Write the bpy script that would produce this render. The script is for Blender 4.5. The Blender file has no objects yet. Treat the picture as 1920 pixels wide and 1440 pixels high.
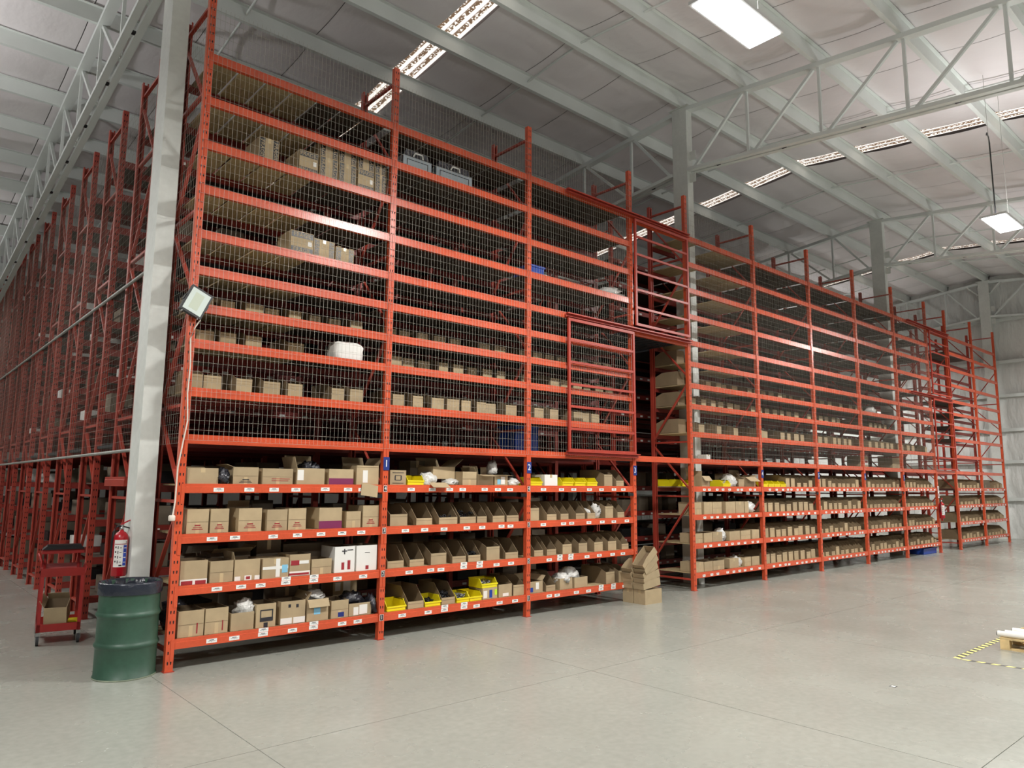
import bpy, math, random
from mathutils import Matrix, Vector
random.seed(11)
SC = bpy.context.scene
COL = SC.collection
R_ = math.radians

# ------------------------------------------------------------------ camera
cam_d = bpy.data.cameras.new('camera')
cam = bpy.data.objects.new('camera', cam_d); COL.objects.link(cam)
cam_d.sensor_fit = 'HORIZONTAL'; cam_d.sensor_width = 36.0
cam_d.lens = 36.0 * 1368.08 / 1920.0
cam_d.clip_end = 300
rx = Vector((0.75050044, -0.66083923, 0.00637207))
up = Vector((-0.09493165, -0.0982598, 0.99062253))
fw = Vector((0.65401611, 0.74406755, 0.13647858))
cam.matrix_world = Matrix(((rx.x, up.x, -fw.x, -2.50362), (rx.y, up.y, -fw.y, -8.23016), (rx.z, up.z, -fw.z, 1.94263), (0, 0, 0, 1)))
SC.camera = cam

# ------------------------------------------------------------------ world / exposure
W = bpy.data.worlds.new('world'); SC.world = W
W.use_nodes = True
bg = W.node_tree.nodes['Background']
bg.inputs[0].default_value = (0.95, 0.97, 1.0, 1)
bg.inputs[1].default_value = 0.10
vs = SC.view_settings
vs.view_transform = 'Standard'; vs.look = 'None'; vs.gamma = 1.0; vs.use_curve_mapping = False
vs.exposure = -0.50
LAMP_W = 760.0
CEILING_FILL_W = 400.0
SKYLIGHT = 1.5

# ------------------------------------------------------------------ materials
def lin(c):
    return tuple((v / 12.92 if v <= 0.04045 else ((v + 0.055) / 1.055) ** 2.4) for v in [x / 255.0 for x in c])

def M(name, rgb, rough=0.5, metal=0.0, noise=None, bump=None, objvar=0.0, emit=0.0, spec=None, stretch=None, trans=0.0, rvar=0.0, noise2=None):
    m = bpy.data.materials.new(name); m.use_nodes = True
    nt = m.node_tree; b = nt.nodes['Principled BSDF']
    c = lin(rgb)
    b.inputs['Base Color'].default_value = (*c, 1)
    b.inputs['Roughness'].default_value = rough
    b.inputs['Metallic'].default_value = metal
    if spec is not None: b.inputs['Specular IOR Level'].default_value = spec
    if trans: b.inputs['Transmission Weight'].default_value = trans
    if emit:
        b.inputs['Emission Color'].default_value = (*c, 1); b.inputs['Emission Strength'].default_value = emit
    last = None
    def coords():
        g = nt.nodes.new('ShaderNodeNewGeometry'); mp = nt.nodes.new('ShaderNodeMapping')
        nt.links.new(g.outputs['Position'], mp.inputs['Vector'])
        if stretch: mp.inputs['Scale'].default_value = stretch[:3]
        if stretch and len(stretch) > 3: mp.inputs['Rotation'].default_value = stretch[3:6]
        return mp.outputs['Vector']
    vec = coords() if (noise or bump or rvar) else None
    def layer(src, scale, amt, detail=5):
        n = nt.nodes.new('ShaderNodeTexNoise'); n.inputs['Scale'].default_value = scale; n.inputs['Detail'].default_value = detail
        nt.links.new(vec, n.inputs['Vector'])
        r = nt.nodes.new('ShaderNodeMapRange')
        r.clamp = False; r.inputs['From Min'].default_value = 0.3; r.inputs['From Max'].default_value = 0.7
        r.inputs['To Min'].default_value = 1 - amt; r.inputs['To Max'].default_value = 1 + amt
        nt.links.new(n.outputs['Fac'], r.inputs['Value'])
        v = nt.nodes.new('ShaderNodeVectorMath'); v.operation = 'SCALE'
        if src is None: v.inputs[0].default_value = c
        else: nt.links.new(src, v.inputs[0])
        nt.links.new(r.outputs[0], v.inputs['Scale'])
        return v.outputs[0]
    if noise: last = layer(last, *noise)
    if noise2: last = layer(last, *noise2)
    if objvar:
        oi = nt.nodes.new('ShaderNodeObjectInfo')
        r = nt.nodes.new('ShaderNodeMapRange'); r.inputs['To Min'].default_value = 1 - objvar; r.inputs['To Max'].default_value = 1 + objvar
        nt.links.new(oi.outputs['Random'], r.inputs['Value'])
        v = nt.nodes.new('ShaderNodeVectorMath'); v.operation = 'SCALE'
        if last is None: v.inputs[0].default_value = c
        else: nt.links.new(last, v.inputs[0])
        nt.links.new(r.outputs[0], v.inputs['Scale']); last = v.outputs[0]
    if last is not None: nt.links.new(last, b.inputs['Base Color'])
    if rvar:
        n = nt.nodes.new('ShaderNodeTexNoise'); n.inputs['Scale'].default_value = 1.3; n.inputs['Detail'].default_value = 6
        nt.links.new(vec, n.inputs['Vector'])
        r = nt.nodes.new('ShaderNodeMapRange'); r.clamp = False; r.inputs['From Min'].default_value = .3; r.inputs['From Max'].default_value = .7
        r.inputs['To Min'].default_value = rough - rvar; r.inputs['To Max'].default_value = rough + rvar
        nt.links.new(n.outputs['Fac'], r.inputs['Value']); nt.links.new(r.outputs[0], b.inputs['Roughness'])
    if bump:
        n = nt.nodes.new('ShaderNodeTexNoise'); n.inputs['Scale'].default_value = bump[0]; n.inputs['Detail'].default_value = 4
        nt.links.new(vec, n.inputs['Vector'])
        bp = nt.nodes.new('ShaderNodeBump'); bp.inputs['Strength'].default_value = bump[1]; bp.inputs['Distance'].default_value = bump[2] if len(bump) > 2 else .02
        nt.links.new(n.outputs['Fac'], bp.inputs['Height']); nt.links.new(bp.outputs[0], b.inputs['Normal'])
    return m

ORANGE = M('orange_paint', (206, 85, 53), .27, noise=(3.0, .10), noise2=(40, .05))
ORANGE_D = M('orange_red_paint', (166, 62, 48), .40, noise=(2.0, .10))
BEAM_SHADED = M('rack_paint_shaded', (138, 48, 40), .42, noise=(2.0, .10))  # rack paint darkened: interior shade put into the colour of rear beams
RAIL = M('red_brown_paint', (168, 58, 42), .4, noise=(3, .08))
SLOT = M('slot_black', (18, 12, 12), .8)
WHITE = M('label_white', (238, 238, 234), .5)
INK = M('ink', (40, 40, 46), .6)
NAVY = M('plate_blue', (28, 48, 120), .45)
BLACK = M('black_plastic', (22, 22, 24), .4)
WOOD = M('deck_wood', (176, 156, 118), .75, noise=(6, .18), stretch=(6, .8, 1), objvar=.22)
WOOD_D = M('dark_deck_board', (78, 66, 54), .8, noise=(6, .2), stretch=(6, .8, 1), objvar=.2)  # darker board tone, for most upper decks and the rear rows
PALLETWOOD = M('pallet_wood', (206, 180, 130), .75, noise=(8, .2), objvar=.12)
CARD = M('cardboard', (172, 152, 119), .8, noise=(7, .07), objvar=.10)
CARD_IN_SHADED = M('cardboard_inside_shaded', (124, 106, 82), .85, noise=(7, .07), objvar=.08)  # inner board, darkened further to carry the shade inside boxes
BIN_SHADED = M('cardboard_shaded', (132, 113, 86), .85, noise=(7, .07), objvar=.10)  # same cardboard as the fronts, with shade between bins painted in
CARD_GREY = M('cardboard_greyish', (114, 102, 86), .85, noise=(6, .1), objvar=.18)  # greyish cartons, darkened to hold the shade deep in the racks
TAPE = M('packing_tape', (196, 174, 136), .2)
YELLOW = M('yellow_plastic', (232, 216, 30), .35, objvar=.05)
WIRE = M('galvanized_wire', (176, 172, 160), .45, metal=.35)
GALV = M('galvanized_steel', (170, 170, 164), .45, metal=.5, noise=(8, .12))
STEELW = M('white_steel_paint', (218, 222, 218), .5, noise=(1.2, .05))
COLW = M('column_paint', (212, 214, 208), .5, noise=(2.2, .06), noise2=(14, .04))
MEMB = M('white_insulation_facing', (232, 226, 227), .55, noise=(.7, .05), bump=(2.2, .35, .08), stretch=(1.0, .5, 1))
SEAM = M('ceiling_backing', (168, 162, 162), .8)
WALLF = M('wall_insulation_facing', (222, 222, 218), .45, noise=(.8, .05), bump=(1.6, .7, .25), stretch=(1, 1.6, .45, 0.5, 0, 0))
CONC = M('polished_concrete', (154, 156, 147), .25, noise=(.4, .09), noise2=(16, .06), rvar=.06, spec=.5)
JOINT = M('joint_sealant', (92, 88, 82), .8)
DECKS = M('walkway_steel', (58, 60, 62), .5, metal=.4)
GREEN = M('barrel_green', (50, 80, 64), .42, noise=(5, .12), noise2=(22, .08))
GREENRIM = M('barrel_rim', (120, 128, 108), .5, noise=(18, .2))
LINER = M('bin_liner', (40, 44, 54), .25, bump=(9, .6, .03))
RED = M('extinguisher_red', (170, 22, 34), .28)
REDCART = M('cart_red', (156, 38, 34), .4, noise=(6, .1))
CHROME = M('chrome', (190, 190, 190), .25, metal=1)
RUBBER = M('rubber', (46, 46, 48), .7)
CABLEW = M('cable_white', (226, 214, 200), .5)
CLEAR = M('clear_plastic_film', (208, 206, 200), .14, bump=(16, .8, .03), spec=.8)
DARKBAG = M('dark_plastic_film', (44, 44, 50), .2, bump=(16, .9, .03))
SILVER = M('silver_case', (150, 160, 166), .3, metal=.35)
PAPER = M('paper', (228, 226, 220), .6)
REDINK = M('red_print', (150, 36, 44), .6)
PURPLE = M('magenta_print', (120, 34, 82), .55)
BLUEP = M('blue_plastic', (24, 62, 150), .4)
LBLUE = M('light_blue_sticker', (130, 190, 220), .5)
HARD = M('dark_hardware', (40, 40, 42), .3, metal=.6)
HARDL = M('bright_hardware', (150, 152, 154), .3, metal=.8)
GLASS = M('lamp_glass', (206, 216, 210), .2)
HAZY = M('hazard_yellow', (236, 226, 130), .5)
HAZK = M('hazard_black', (44, 40, 36), .5)
LED = M('led_diffuser', (246, 250, 255), .5, emit=9.0)
LEDB = M('lamp_housing', (220, 220, 220), .4)

def skylight_mat():
    m = bpy.data.materials.new('translucent_sheet'); m.use_nodes = True
    nt = m.node_tree; b = nt.nodes['Principled BSDF']
    g = nt.nodes.new('ShaderNodeNewGeometry')
    n = nt.nodes.new('ShaderNodeTexNoise'); n.inputs['Scale'].default_value = 22; n.inputs['Detail'].default_value = 3
    nt.links.new(g.outputs['Position'], n.inputs['Vector'])
    cr = nt.nodes.new('ShaderNodeValToRGB'); cr.color_ramp.elements[0].position = .53; cr.color_ramp.elements[1].position = .57
    cr.color_ramp.elements[0].color = (.16, .10, .06, 1); cr.color_ramp.elements[1].color = (1, .93, .86, 1)
    nt.links.new(n.outputs['Fac'], cr.inputs[0])
    nt.links.new(cr.outputs[0], b.inputs['Emission Color']); nt.links.new(cr.outputs[0], b.inputs['Base Color'])
    b.inputs['Emission Strength'].default_value = SKYLIGHT
    return m
SKYDIRT = skylight_mat()
SKYCLEAN = M('translucent_sheet_clean', (255, 246, 236), .5, emit=SKYLIGHT)

# ------------------------------------------------------------------ geometry helpers
class MB:
    def __init__(s): s.v = []; s.f = []; s.m = []; s.smooth = []
    def add(s, vs_, fs, mi=0, sm=False):
        o = len(s.v); s.v += [tuple(p) for p in vs_]
        for f in fs: s.f.append(tuple(i + o for i in f)); s.m.append(mi); s.smooth.append(sm)
        return s
    def box(s, x0, y0, z0, x1, y1, z1, mi=0):
        p = [(x0, y0, z0), (x1, y0, z0), (x1, y1, z0), (x0, y1, z0), (x0, y0, z1), (x1, y0, z1), (x1, y1, z1), (x0, y1, z1)]
        return s.add(p, [(0, 3, 2, 1), (4, 5, 6, 7), (0, 1, 5, 4), (1, 2, 6, 5), (2, 3, 7, 6), (3, 0, 4, 7)], mi)
    def bar(s, p, q, w, h, mi=0, upv=(0, 0, 1)):
        p = Vector(p); q = Vector(q); d = (q - p).normalized(); u = Vector(upv)
        if abs(d.dot(u)) > .98: u = Vector((1, 0, 0))
        a = d.cross(u).normalized() * (w / 2); b_ = a.cross(d).normalized() * (h / 2)
        P = [p - a - b_, p + a - b_, p + a + b_, p - a + b_, q - a - b_, q + a - b_, q + a + b_, q - a + b_]
        return s.add(P, [(0, 1, 2, 3), (7, 6, 5, 4), (0, 4, 5, 1), (1, 5, 6, 2), (2, 6, 7, 3), (3, 7, 4, 0)], mi)
    def ext(s, poly, axis, a, b, mi=0):
        # poly: 2D points; axis 'x': (y,z) / 'y': (x,z) / 'z': (x,y)
        def P(u, v, t): return {'x': (t, u, v), 'y': (u, t, v), 'z': (u, v, t)}[axis]
        n = len(poly); vs_ = [P(u, v, a) for u, v in poly] + [P(u, v, b) for u, v in poly]
        fs = [tuple(range(n))[::-1], tuple(range(n, 2 * n))] + [(i, (i + 1) % n, (i + 1) % n + n, i + n) for i in range(n)]
        return s.add(vs_, fs, mi)
    def tube(s, pts, r, n=8, mi=0):
        pts = [Vector(p) for p in pts]; rings = []
        for i, p in enumerate(pts):
            d = (pts[min(i + 1, len(pts) - 1)] - pts[max(i - 1, 0)]).normalized()
            u = Vector((0, 0, 1)) if abs(d.z) < .95 else Vector((1, 0, 0))
            a = d.cross(u).normalized(); b_ = a.cross(d).normalized()
            rings.append([p + (a * math.cos(t) + b_ * math.sin(t)) * r for t in [2 * math.pi * k / n for k in range(n)]])
        vs_ = [q for r_ in rings for q in r_]; fs = []
        for i in range(len(pts) - 1):
            for k in range(n): fs.append((i * n + k, i * n + (k + 1) % n, (i + 1) * n + (k + 1) % n, (i + 1) * n + k))
        s.add(vs_, fs, mi, True)
        e = (len(pts) - 1) * n
        s.add(rings[0], [tuple(range(n))[::-1]], mi); s.add(rings[-1], [tuple(range(n))], mi)
        return s
    def lathe(s, prof, n=32, mi=0, c=(0, 0)):
        vs_ = []; fs = []
        for r, z in prof:
            for k in range(n):
                t = 2 * math.pi * k / n; vs_.append((c[0] + r * math.cos(t), c[1] + r * math.sin(t), z))
        for i in range(len(prof) - 1):
            for k in range(n): fs.append((i * n + k, i * n + (k + 1) % n, (i + 1) * n + (k + 1) % n, (i + 1) * n + k))
        return s.add(vs_, fs, mi, True)
    def quad(s, a, b, c, d, mi=0): return s.add([a, b, c, d], [(0, 1, 2, 3)], mi)
    def mesh(s, name, mats):
        me = bpy.data.meshes.new(name)
        me.from_pydata(s.v, [], s.f)
        if not isinstance(mats, (list, tuple)): mats = [mats]
        for m in mats: me.materials.append(m)
        me.polygons.foreach_set('material_index', s.m)
        me.polygons.foreach_set('use_smooth', s.smooth)
        me.update(); return me

def put(name, me, parent=None, loc=(0, 0, 0), rot=None, scale=None):
    if isinstance(me, tuple): me = me[0].mesh(name, me[1])
    o = bpy.data.objects.new(name, me); COL.objects.link(o)
    o.location = loc
    if rot: o.rotation_euler = rot
    if scale: o.scale = scale
    if parent: o.parent = parent
    return o

def tag(o, label=None, cat=None, group=None, kind=None):
    if label:
        o['label'] = label
    if cat: o['category'] = cat
    if group: o['group'] = group
    if kind: o['kind'] = kind
    return o

def thing(name, label, cat, loc=(0, 0, 0), rot=None, group=None, kind=None):
    return tag(put(name, None, None, loc, rot), label, cat, group, kind)

def text_mesh(s, size, mat, ext=0.0):
    cu = bpy.data.curves.new('txt', 'FONT'); cu.body = s; cu.size = size; cu.align_x = 'CENTER'; cu.align_y = 'CENTER'
    cu.resolution_u = 2; cu.extrude = ext
    o = bpy.data.objects.new('txt', cu); COL.objects.link(o)
    dg = bpy.context.evaluated_depsgraph_get(); dg.update()
    me = bpy.data.meshes.new_from_object(o.evaluated_get(dg))
    bpy.data.objects.remove(o); bpy.data.curves.remove(cu)
    me.materials.clear(); me.materials.append(mat)
    return me

FACE = (R_(90), 0, 0)          # text standing up, facing -Y

# ------------------------------------------------------------------ dimensions
B, G, PW, RD = 2.52, 1.7187, .08, .93
KIND = 'BBBGBBBBBGBB'
XP = [0.0]
for k in KIND: XP.append(XP[-1] + (B if k == 'B' else G))
LV = [.32, .86, 1.397, 1.93, 2.46, 2.975, 3.513, 3.92, 4.347, 4.766, 5.293, 5.825, 6.356, 6.893]
HT = 7.71
PITCH = 1.93
ORD = ['lowest', 'second', 'third', 'fourth', 'fifth', 'sixth', 'seventh', 'eighth', 'ninth', 'tenth', 'eleventh', 'twelfth', 'thirteenth', 'topmost']
NUM = ['first', 'second', 'third', 'fourth', 'fifth', 'sixth', 'seventh', 'eighth', 'ninth', 'tenth', 'eleventh', 'twelfth', 'thirteenth', 'fourteenth']
BAY = ['first bay', 'second bay', 'third bay', 'aisle bay', 'first bay past the aisle', 'second bay past the aisle', 'third bay past the aisle',
       'fourth bay past the aisle', 'fifth bay past the aisle', 'second aisle bay', 'second last bay', 'last bay']

# ------------------------------------------------------------------ floor (slabs), roof, end wall
XE = 30.9
fl = put('floor', (MB().box(-20, -26, -.2, XE + .2, 34, -.012), JOINT)); tag(fl, kind='structure')
SX, SY, S0X, S0Y = 3.59, 3.59, -.14, -2.75
slab = MB().box(.003, .003, -.03, SX - .003, SY - .003, 0).mesh('slab', CONC)
for i in range(-3, 9):
    for j in range(-6, 10):
        x = S0X + SX * i; w = min(SX, XE + .1 - x)
        put('slab', slab, fl, (x, S0Y + SY * j, 0), scale=(w / SX, 1, 1))

YR, ZR, SL = .6, 10.45, .1          # ridge
def zroof(y): return ZR - SL * abs(y - YR)
ce = put('ceiling', (MB().add([(-14, -26, zroof(-26) + .12), (XE + .2, -26, zroof(-26) + .12), (XE + .2, YR, ZR + .12), (-14, YR, ZR + .12), (XE + .2, 34, zroof(34) + .12), (-14, 34, zroof(34) + .12)],
                             [(0, 3, 2, 1), (3, 5, 4, 2)]), SEAM)); tag(ce, kind='structure')
PURL = [YR + 1.5 * k for k in range(-17, 22)]
SKY = [(-5.85, -5.3), (4.66, 5.22), (15.16, 15.72), (25.68, 26.24)]
edges = []
cuts = [-13.0]
for a, b in SKY + [(XE + .15, None)]:
    x = cuts[-1]; n = max(1, round((a - x) / 1.75))
    for i in range(n): edges.append((x + (a - x) * i / n, x + (a - x) * (i + 1) / n))
    if b: cuts.append(b)
def roof_panel(w, side):
    mb = MB(); NX, NS = 4, 6
    ys = [p for p in PURL if (p >= YR - 1e-6 if side > 0 else p <= YR + 1e-6)]
    rows = []
    for p0, p1 in zip(ys[:-1], ys[1:]):
        for k in range(NS): rows.append((p0 + (p1 - p0) * k / NS, k / NS))
    rows.append((ys[-1], 0))
    vs_, fs = [], []
    for y, t in rows:
        sag = .075 * math.sin(math.pi * t) ** 1
        for i in range(NX + 1):
            u = i / NX
            vs_.append((u * (w - .014) + .007, y, zroof(y) - sag * (.55 + .45 * math.sin(math.pi * u)) + .02 * (1 - math.sin(math.pi * u))))
    for r in range(len(rows) - 1):
        for i in range(NX): fs.append((r * (NX + 1) + i, (r + 1) * (NX + 1) + i, (r + 1) * (NX + 1) + i + 1, r * (NX + 1) + i + 1)[::(1 if side > 0 else -1)])
    mb.add(vs_, fs, 0, True); return mb
pm = {}
for a, b in edges:
    key = round(b - a, 3)
    for s in (1, -1):
        if (key, s) not in pm: pm[(key, s)] = roof_panel(b - a, s).mesh('insulation_panel', MEMB)
        put('insulation_panel', pm[(key, s)], ce, (a, 0, 0))
for a, b in SKY:                      # translucent roof sheets, ribbed, dirty in the valleys
    for s in (1, -1):
        y0, y1 = (YR, 30) if s > 0 else (-24.9, YR)
        mb = MB(); w = (b - a) / 6
        for k in range(6):
            x0, x1 = a + k * w, a + (k + 1) * w; dz = .0 if k % 2 == 0 else .02
            z0, z1 = zroof(y0) + .03 + dz, zroof(y1) + .03 + dz
            mb.quad((x0, y0, z0), (x0, y1, z1), (x1, y1, z1), (x1, y0, z0), 0 if k % 2 == 0 else 1)
        o = put('skylight', (mb, [SKYDIRT, SKYCLEAN])); tag(o, kind='structure')
        # dark cut edges of the insulation beside the sheet
# purlins (Z section)
pz = [(-.005, 0), (.075, 0), (.075, .006), (.005, .006), (.005, .27), (-.07, .27), (-.07, .276), (-.005, .276)]
pme = MB().ext(pz, 'x', -14, XE).mesh('purlin', STEELW)
for y in PURL:
    o = put('purlin', pme, None, (0, y, zroof(y) - .30)); tag(o, kind='structure')
for x in (-3.3, 1.7, 6.95, 13.4, 17.2, 23.6, 27.4):
    for s in (1, -1):
        y1 = 28 if s > 0 else -24
        o = put('purlin_bridging', (MB().tube([(x, YR, ZR - .17), (x, y1, zroof(y1) - .17)], .022, 8), STEELW)); tag(o, kind='structure')

# trusses
TX = [-.17, 10.25, 20.4, 30.55]
def truss(x, s):
    t = thing('roof_truss', None, None, (x, 0, 0), kind='structure')
    y0 = .69 + .19 * s; yend = 24.6 if s > 0 else -23.4
    zt = lambda y: zroof(y) - .30
    DZ = 1.42
    mb = MB().bar((0, y0, zt(y0) - .05), (0, yend, zt(yend) - .05), .17, .09)
    put('top_chord', (mb, STEELW), t)
    for dx in (-.075, .075):
        put('bottom_chord', (MB().bar((dx, y0, zt(y0) - DZ - .04), (dx, yend, zt(yend) - DZ - .04), .10, .07), STEELW), t)
    ys = [y for y in PURL if (y > .7 if s > 0 else y < .4)]
    ys = [y for y in ys if min(y0, yend) < y < max(y0, yend)]
    if s < 0: ys = ys[::-1]
    prev = y0
    for y in ys:
        put('vertical', (MB().bar((0, y, zt(y) - .09), (0, y, zt(y) - DZ), .05, .05, upv=(0, 1, 0)), STEELW), t)
        put('diagonal', (MB().bar((0, prev + .12 * s, zt(prev) - DZ), (0, y - .10 * s, zt(y) - .09), .055, .055), STEELW), t)
        put('spacer', (MB().box(-.026, (prev + y) / 2 - .04, zt((prev + y) / 2) - DZ - .075, .026, (prev + y) / 2 + .04, zt((prev + y) / 2) - DZ - .045), BLACK), t)
        prev = y
for x in TX:
    truss(x, 1); truss(x, -1)
    c = put('column', (MB().box(-.10, .5, 0, .10, .87, zroof(.7) - .30), COLW), None, (x, 0, 0)); tag(c, kind='structure')
    put('cap_plate', (MB().box(-.13, .44, 0, .13, .93, .02), COLW), c, (0, 0, zroof(.7) - .305))
    if x > 30:
        for s in (-1, 1):
            put('knee_brace', (MB().bar((0, .69 + s * .2, 9.6), (0, .69 + s * .62, 10.05), .12, .05), COLW), c)
    for zz in (8.4, 8.9):
        put('gusset_plate', (MB().box(-.006, .36, 0, .006, .5, .2), COLW), c, (0, 0, zz))

# end wall with girts
wl = put('wall_right', (MB().box(XE + .12, -26, 0, XE + .3, 34, 10.6), SEAM)); tag(wl, kind='structure')
GZ = [0, 1.5, 2.93, 4.17, 5.51, 6.85, 8.54, 10.4]
ws = [-26 + 5.0 * i for i in range(12)]
for i in range(len(GZ) - 1):
    mbp = MB(); NU, NV = 8, 5; vs_ = []; fs = []
    for v in range(NV + 1):
        for u in range(NU + 1):
            vs_.append((XE - .0 + .10 - .09 * math.sin(math.pi * v / NV) * (.7 + .3 * math.sin(math.pi * u / NU)), u * 5.0 / NU + .006 * (1 if u == 0 else -1 if u == NU else 0), GZ[i] + (GZ[i + 1] - GZ[i]) * v / NV))
    for v in range(NV):
        for u in range(NU): fs.append((v * (NU + 1) + u, (v + 1) * (NU + 1) + u, (v + 1) * (NU + 1) + u + 1, v * (NU + 1) + u + 1))
    mbp.add(vs_, fs, 0, True); me = mbp.mesh('insulation_panel', WALLF)
    for y in ws[1:10]: put('insulation_panel', me, wl, (0, y, 0))
for z in GZ[1:-1]:
    o = put('wall_girt', (MB().ext([(XE - .14, z - .04), (XE + .08, z - .04), (XE + .08, z - .034), (XE - .134, z - .034), (XE - .134, z + .06), (XE - .14, z + .06)], 'y', -26, 34), STEELW) if False else
            (MB().box(XE - .13, -26, z - .05, XE + .06, 34, z - .035).box(XE - .14, -26, z - .05, XE - .128, 34, z + .07), STEELW)); tag(o, kind='structure')
bw = put('wall_back', (MB().box(-20, 33.6, 0, XE + .2, 33.9, 10.6), WALLF)); tag(bw, kind='structure')
for y in (-7.0, -14.5, 8.2, 15.8):
    o = put('column', (MB().box(XE - .45, y - .12, 0, XE - .14, y + .12, zroof(y) - .3), COLW)); tag(o, kind='structure')

# ------------------------------------------------------------------ lamps
def lamp(x, y, z, label, cable):
    t = thing('high_bay_lamp', label, 'ceiling lamp', (x, y, z), group='LED high bay lamps')
    put('housing', (MB().box(-.60, -.22, .012, .60, .22, .05).box(-.35, -.14, .05, .35, .14, .09), LEDB), t)
    put('diffuser', (MB().box(-.57, -.19, 0, .57, .19, .0125), LED), t)
    for sx in (-.45, .45):
        put('suspension_wire', (MB().tube([(sx, 0, .09), (sx, 0, zroof(y) - z - .05)], .004, 5), GALV), t)
    if cable:
        put('power_cable', (MB().tube([(-.2, .05, .09), (-.2, .05, 1.6), (-.24, .05, 1.72), (-.32, .05, 1.78), (-.36, .05, 1.72)], .012, 6), BLACK), t)
    L = bpy.data.lights.new('lamp_light', 'AREA'); L.shape = 'RECTANGLE'; L.size = 1.12; L.size_y = .37; L.energy = LAMP_W * (.5 if y > 0 and x < 0 else .55 if y < -5 else 1.0)
    L.color = (1.0, .99, .96)
    lo = bpy.data.objects.new('lamp_light', L); COL.objects.link(lo); lo.location = (0, 0, -.004); lo.parent = t
    L2 = bpy.data.lights.new('ceiling_fill', 'AREA'); L2.shape = 'RECTANGLE'; L2.size = .66; L2.size_y = .26; L2.energy = CEILING_FILL_W * (.2 if y == -4.3 or x > 25 else 1.0)  # upward fill added to brighten the ceiling, weaker on the front row
    l2 = bpy.data.objects.new('ceiling_fill', L2); COL.objects.link(l2); l2.location = (0, 0, .094); l2.rotation_euler = (math.pi, 0, 0); l2.parent = t
LAMPS = [(4.21, -4.3, 'white LED high bay lamp nearest the camera, hung over the front bays', False),
         (13.57, -4.3, 'white LED high bay lamp with hooked black cable, hung farther down the hall', True),
         (22.93, -4.3, 'white LED high bay lamp hung towards the end wall, beyond the picture', True),
         (-5.2, -4.3, 'white LED high bay lamp hung before the green barrel side, outside the picture', True),
         (4.21, -13.0, 'white LED high bay lamp behind the camera in the second lamp row', False),
         (13.57, -13.0, 'white LED high bay lamp in the second lamp row, opposite the aisle', False),
         (22.93, -13.0, 'white LED high bay lamp in the second lamp row, near the end wall', False),
         (-5.2, -13.0, 'white LED high bay lamp in the second lamp row, farthest from the end wall', False),
         (-5.2, 5.0, 'white LED high bay lamp over the side passage, nearer the drum, outside the picture', False),
         (-5.2, 15.0, 'white LED high bay lamp over the side passage, deep along the rows, outside the picture', False),
         (27.0, 6.5, 'white LED high bay lamp added behind the last rack bays, hidden, lights end wall', False)]  # last one is an added, unseen lamp that brightens the end wall
for x, y, l, c in LAMPS: lamp(x, y, 7.0, l, c)

# ------------------------------------------------------------------ rack parts
pp = [(0, 0), (PW, 0), (PW, .07), (.058, .07), (.058, .067), (.077, .067), (.077, .003), (.003, .003), (.003, .067), (.022, .067), (.022, .07), (0, .07)]
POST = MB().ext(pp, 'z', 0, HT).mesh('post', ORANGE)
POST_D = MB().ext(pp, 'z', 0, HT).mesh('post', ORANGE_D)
sl = MB()
z = .09
while z < HT - .05:
    for x in (.024, .056):
        sl.add([(x - .004, -.0012, z - .017), (x + .004, -.0012, z - .017), (x + .007, -.0012, z + .008), (x + .004, -.0012, z + .016), (x - .004, -.0012, z + .016), (x - .007, -.0012, z + .008)], [(0, 1, 2, 3, 4, 5)])
    z += .102
SLOTS = sl.mesh('slots', SLOT)
FOOT = MB().box(-.012, -.02, 0, .092, .085, .006).mesh('foot_plate', ORANGE_D)
beam_prof = [(0, 0), (0, .066), (.004, .069), (.004, .1), (.032, .1), (.032, .076), (.05, .076), (.05, 0)]
bm_cache = {}
def beam_mesh(L, mat):
    k = (round(L, 3), mat.name)
    if k not in bm_cache: bm_cache[k] = MB().ext(beam_prof, 'x', 0, L).mesh('beam', mat)
    return bm_cache[k]
CONN = MB().box(0, -.005, -.115, .036, 0, .1).mesh('end_connector', ORANGE)
LABEL = (MB().box(0, -.0012, 0, .112, 0, .042, 0).quad((.032, -.0018, .026), (.080, -.0018, .026), (.080, -.0018, .033), (.032, -.0018, .033), 1)
         .quad((.016, -.0018, .017), (.096, -.0018, .017), (.096, -.0018, .0205), (.016, -.0018, .0205), 1)
         .quad((.052, -.0018, .009), (.060, -.0018, .009), (.060, -.0018, .012), (.052, -.0018, .012), 1)).mesh('shelf_label', [WHITE, INK])
LABEL_FAR = MB().box(0, -.0012, 0, .088, 0, .042, 0).quad((.02, -.0018, .022), (.068, -.0018, .022), (.068, -.0018, .029), (.02, -.0018, .029), 1).mesh('shelf_label', [WHITE, INK])
BR_H = MB().box(.018, .06, -.016, .062, RD - .06, .016).mesh('cross_brace', ORANGE_D)
def diag(za, zb): return MB().bar((.04, .055, za), (.04, RD - .055, zb), .04, .026).mesh('diagonal_brace', ORANGE_D)
DIAGS = [diag(1.66, .6), diag(1.86, 2.7), diag(3.92, 2.86), diag(4.05, 4.92), diag(6.15, 5.1), diag(6.3, 7.3)]
HZ = [.2, 1.74, 2.78, 5.0, 6.42, 7.5]
bd_cache = {}
def deck_mesh(L, d, n, mat=WOOD_D):
    k = (round(L, 3), n, mat.name)
    if k not in bd_cache: bd_cache[k] = MB().box(0, .036, -.022, L, d - .036, -.004).mesh('deck_board', mat)
    return bd_cache[k]
DIG = {c: text_mesh(c, .07, WHITE) for c in '1234567'}
DIGB = {c: text_mesh(c, .13, WHITE) for c in '1234567'}
PLATE_B = MB().box(-.045, -.002, -.085, .045, 0, .085).mesh('bay_number_plate', NAVY)
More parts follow.
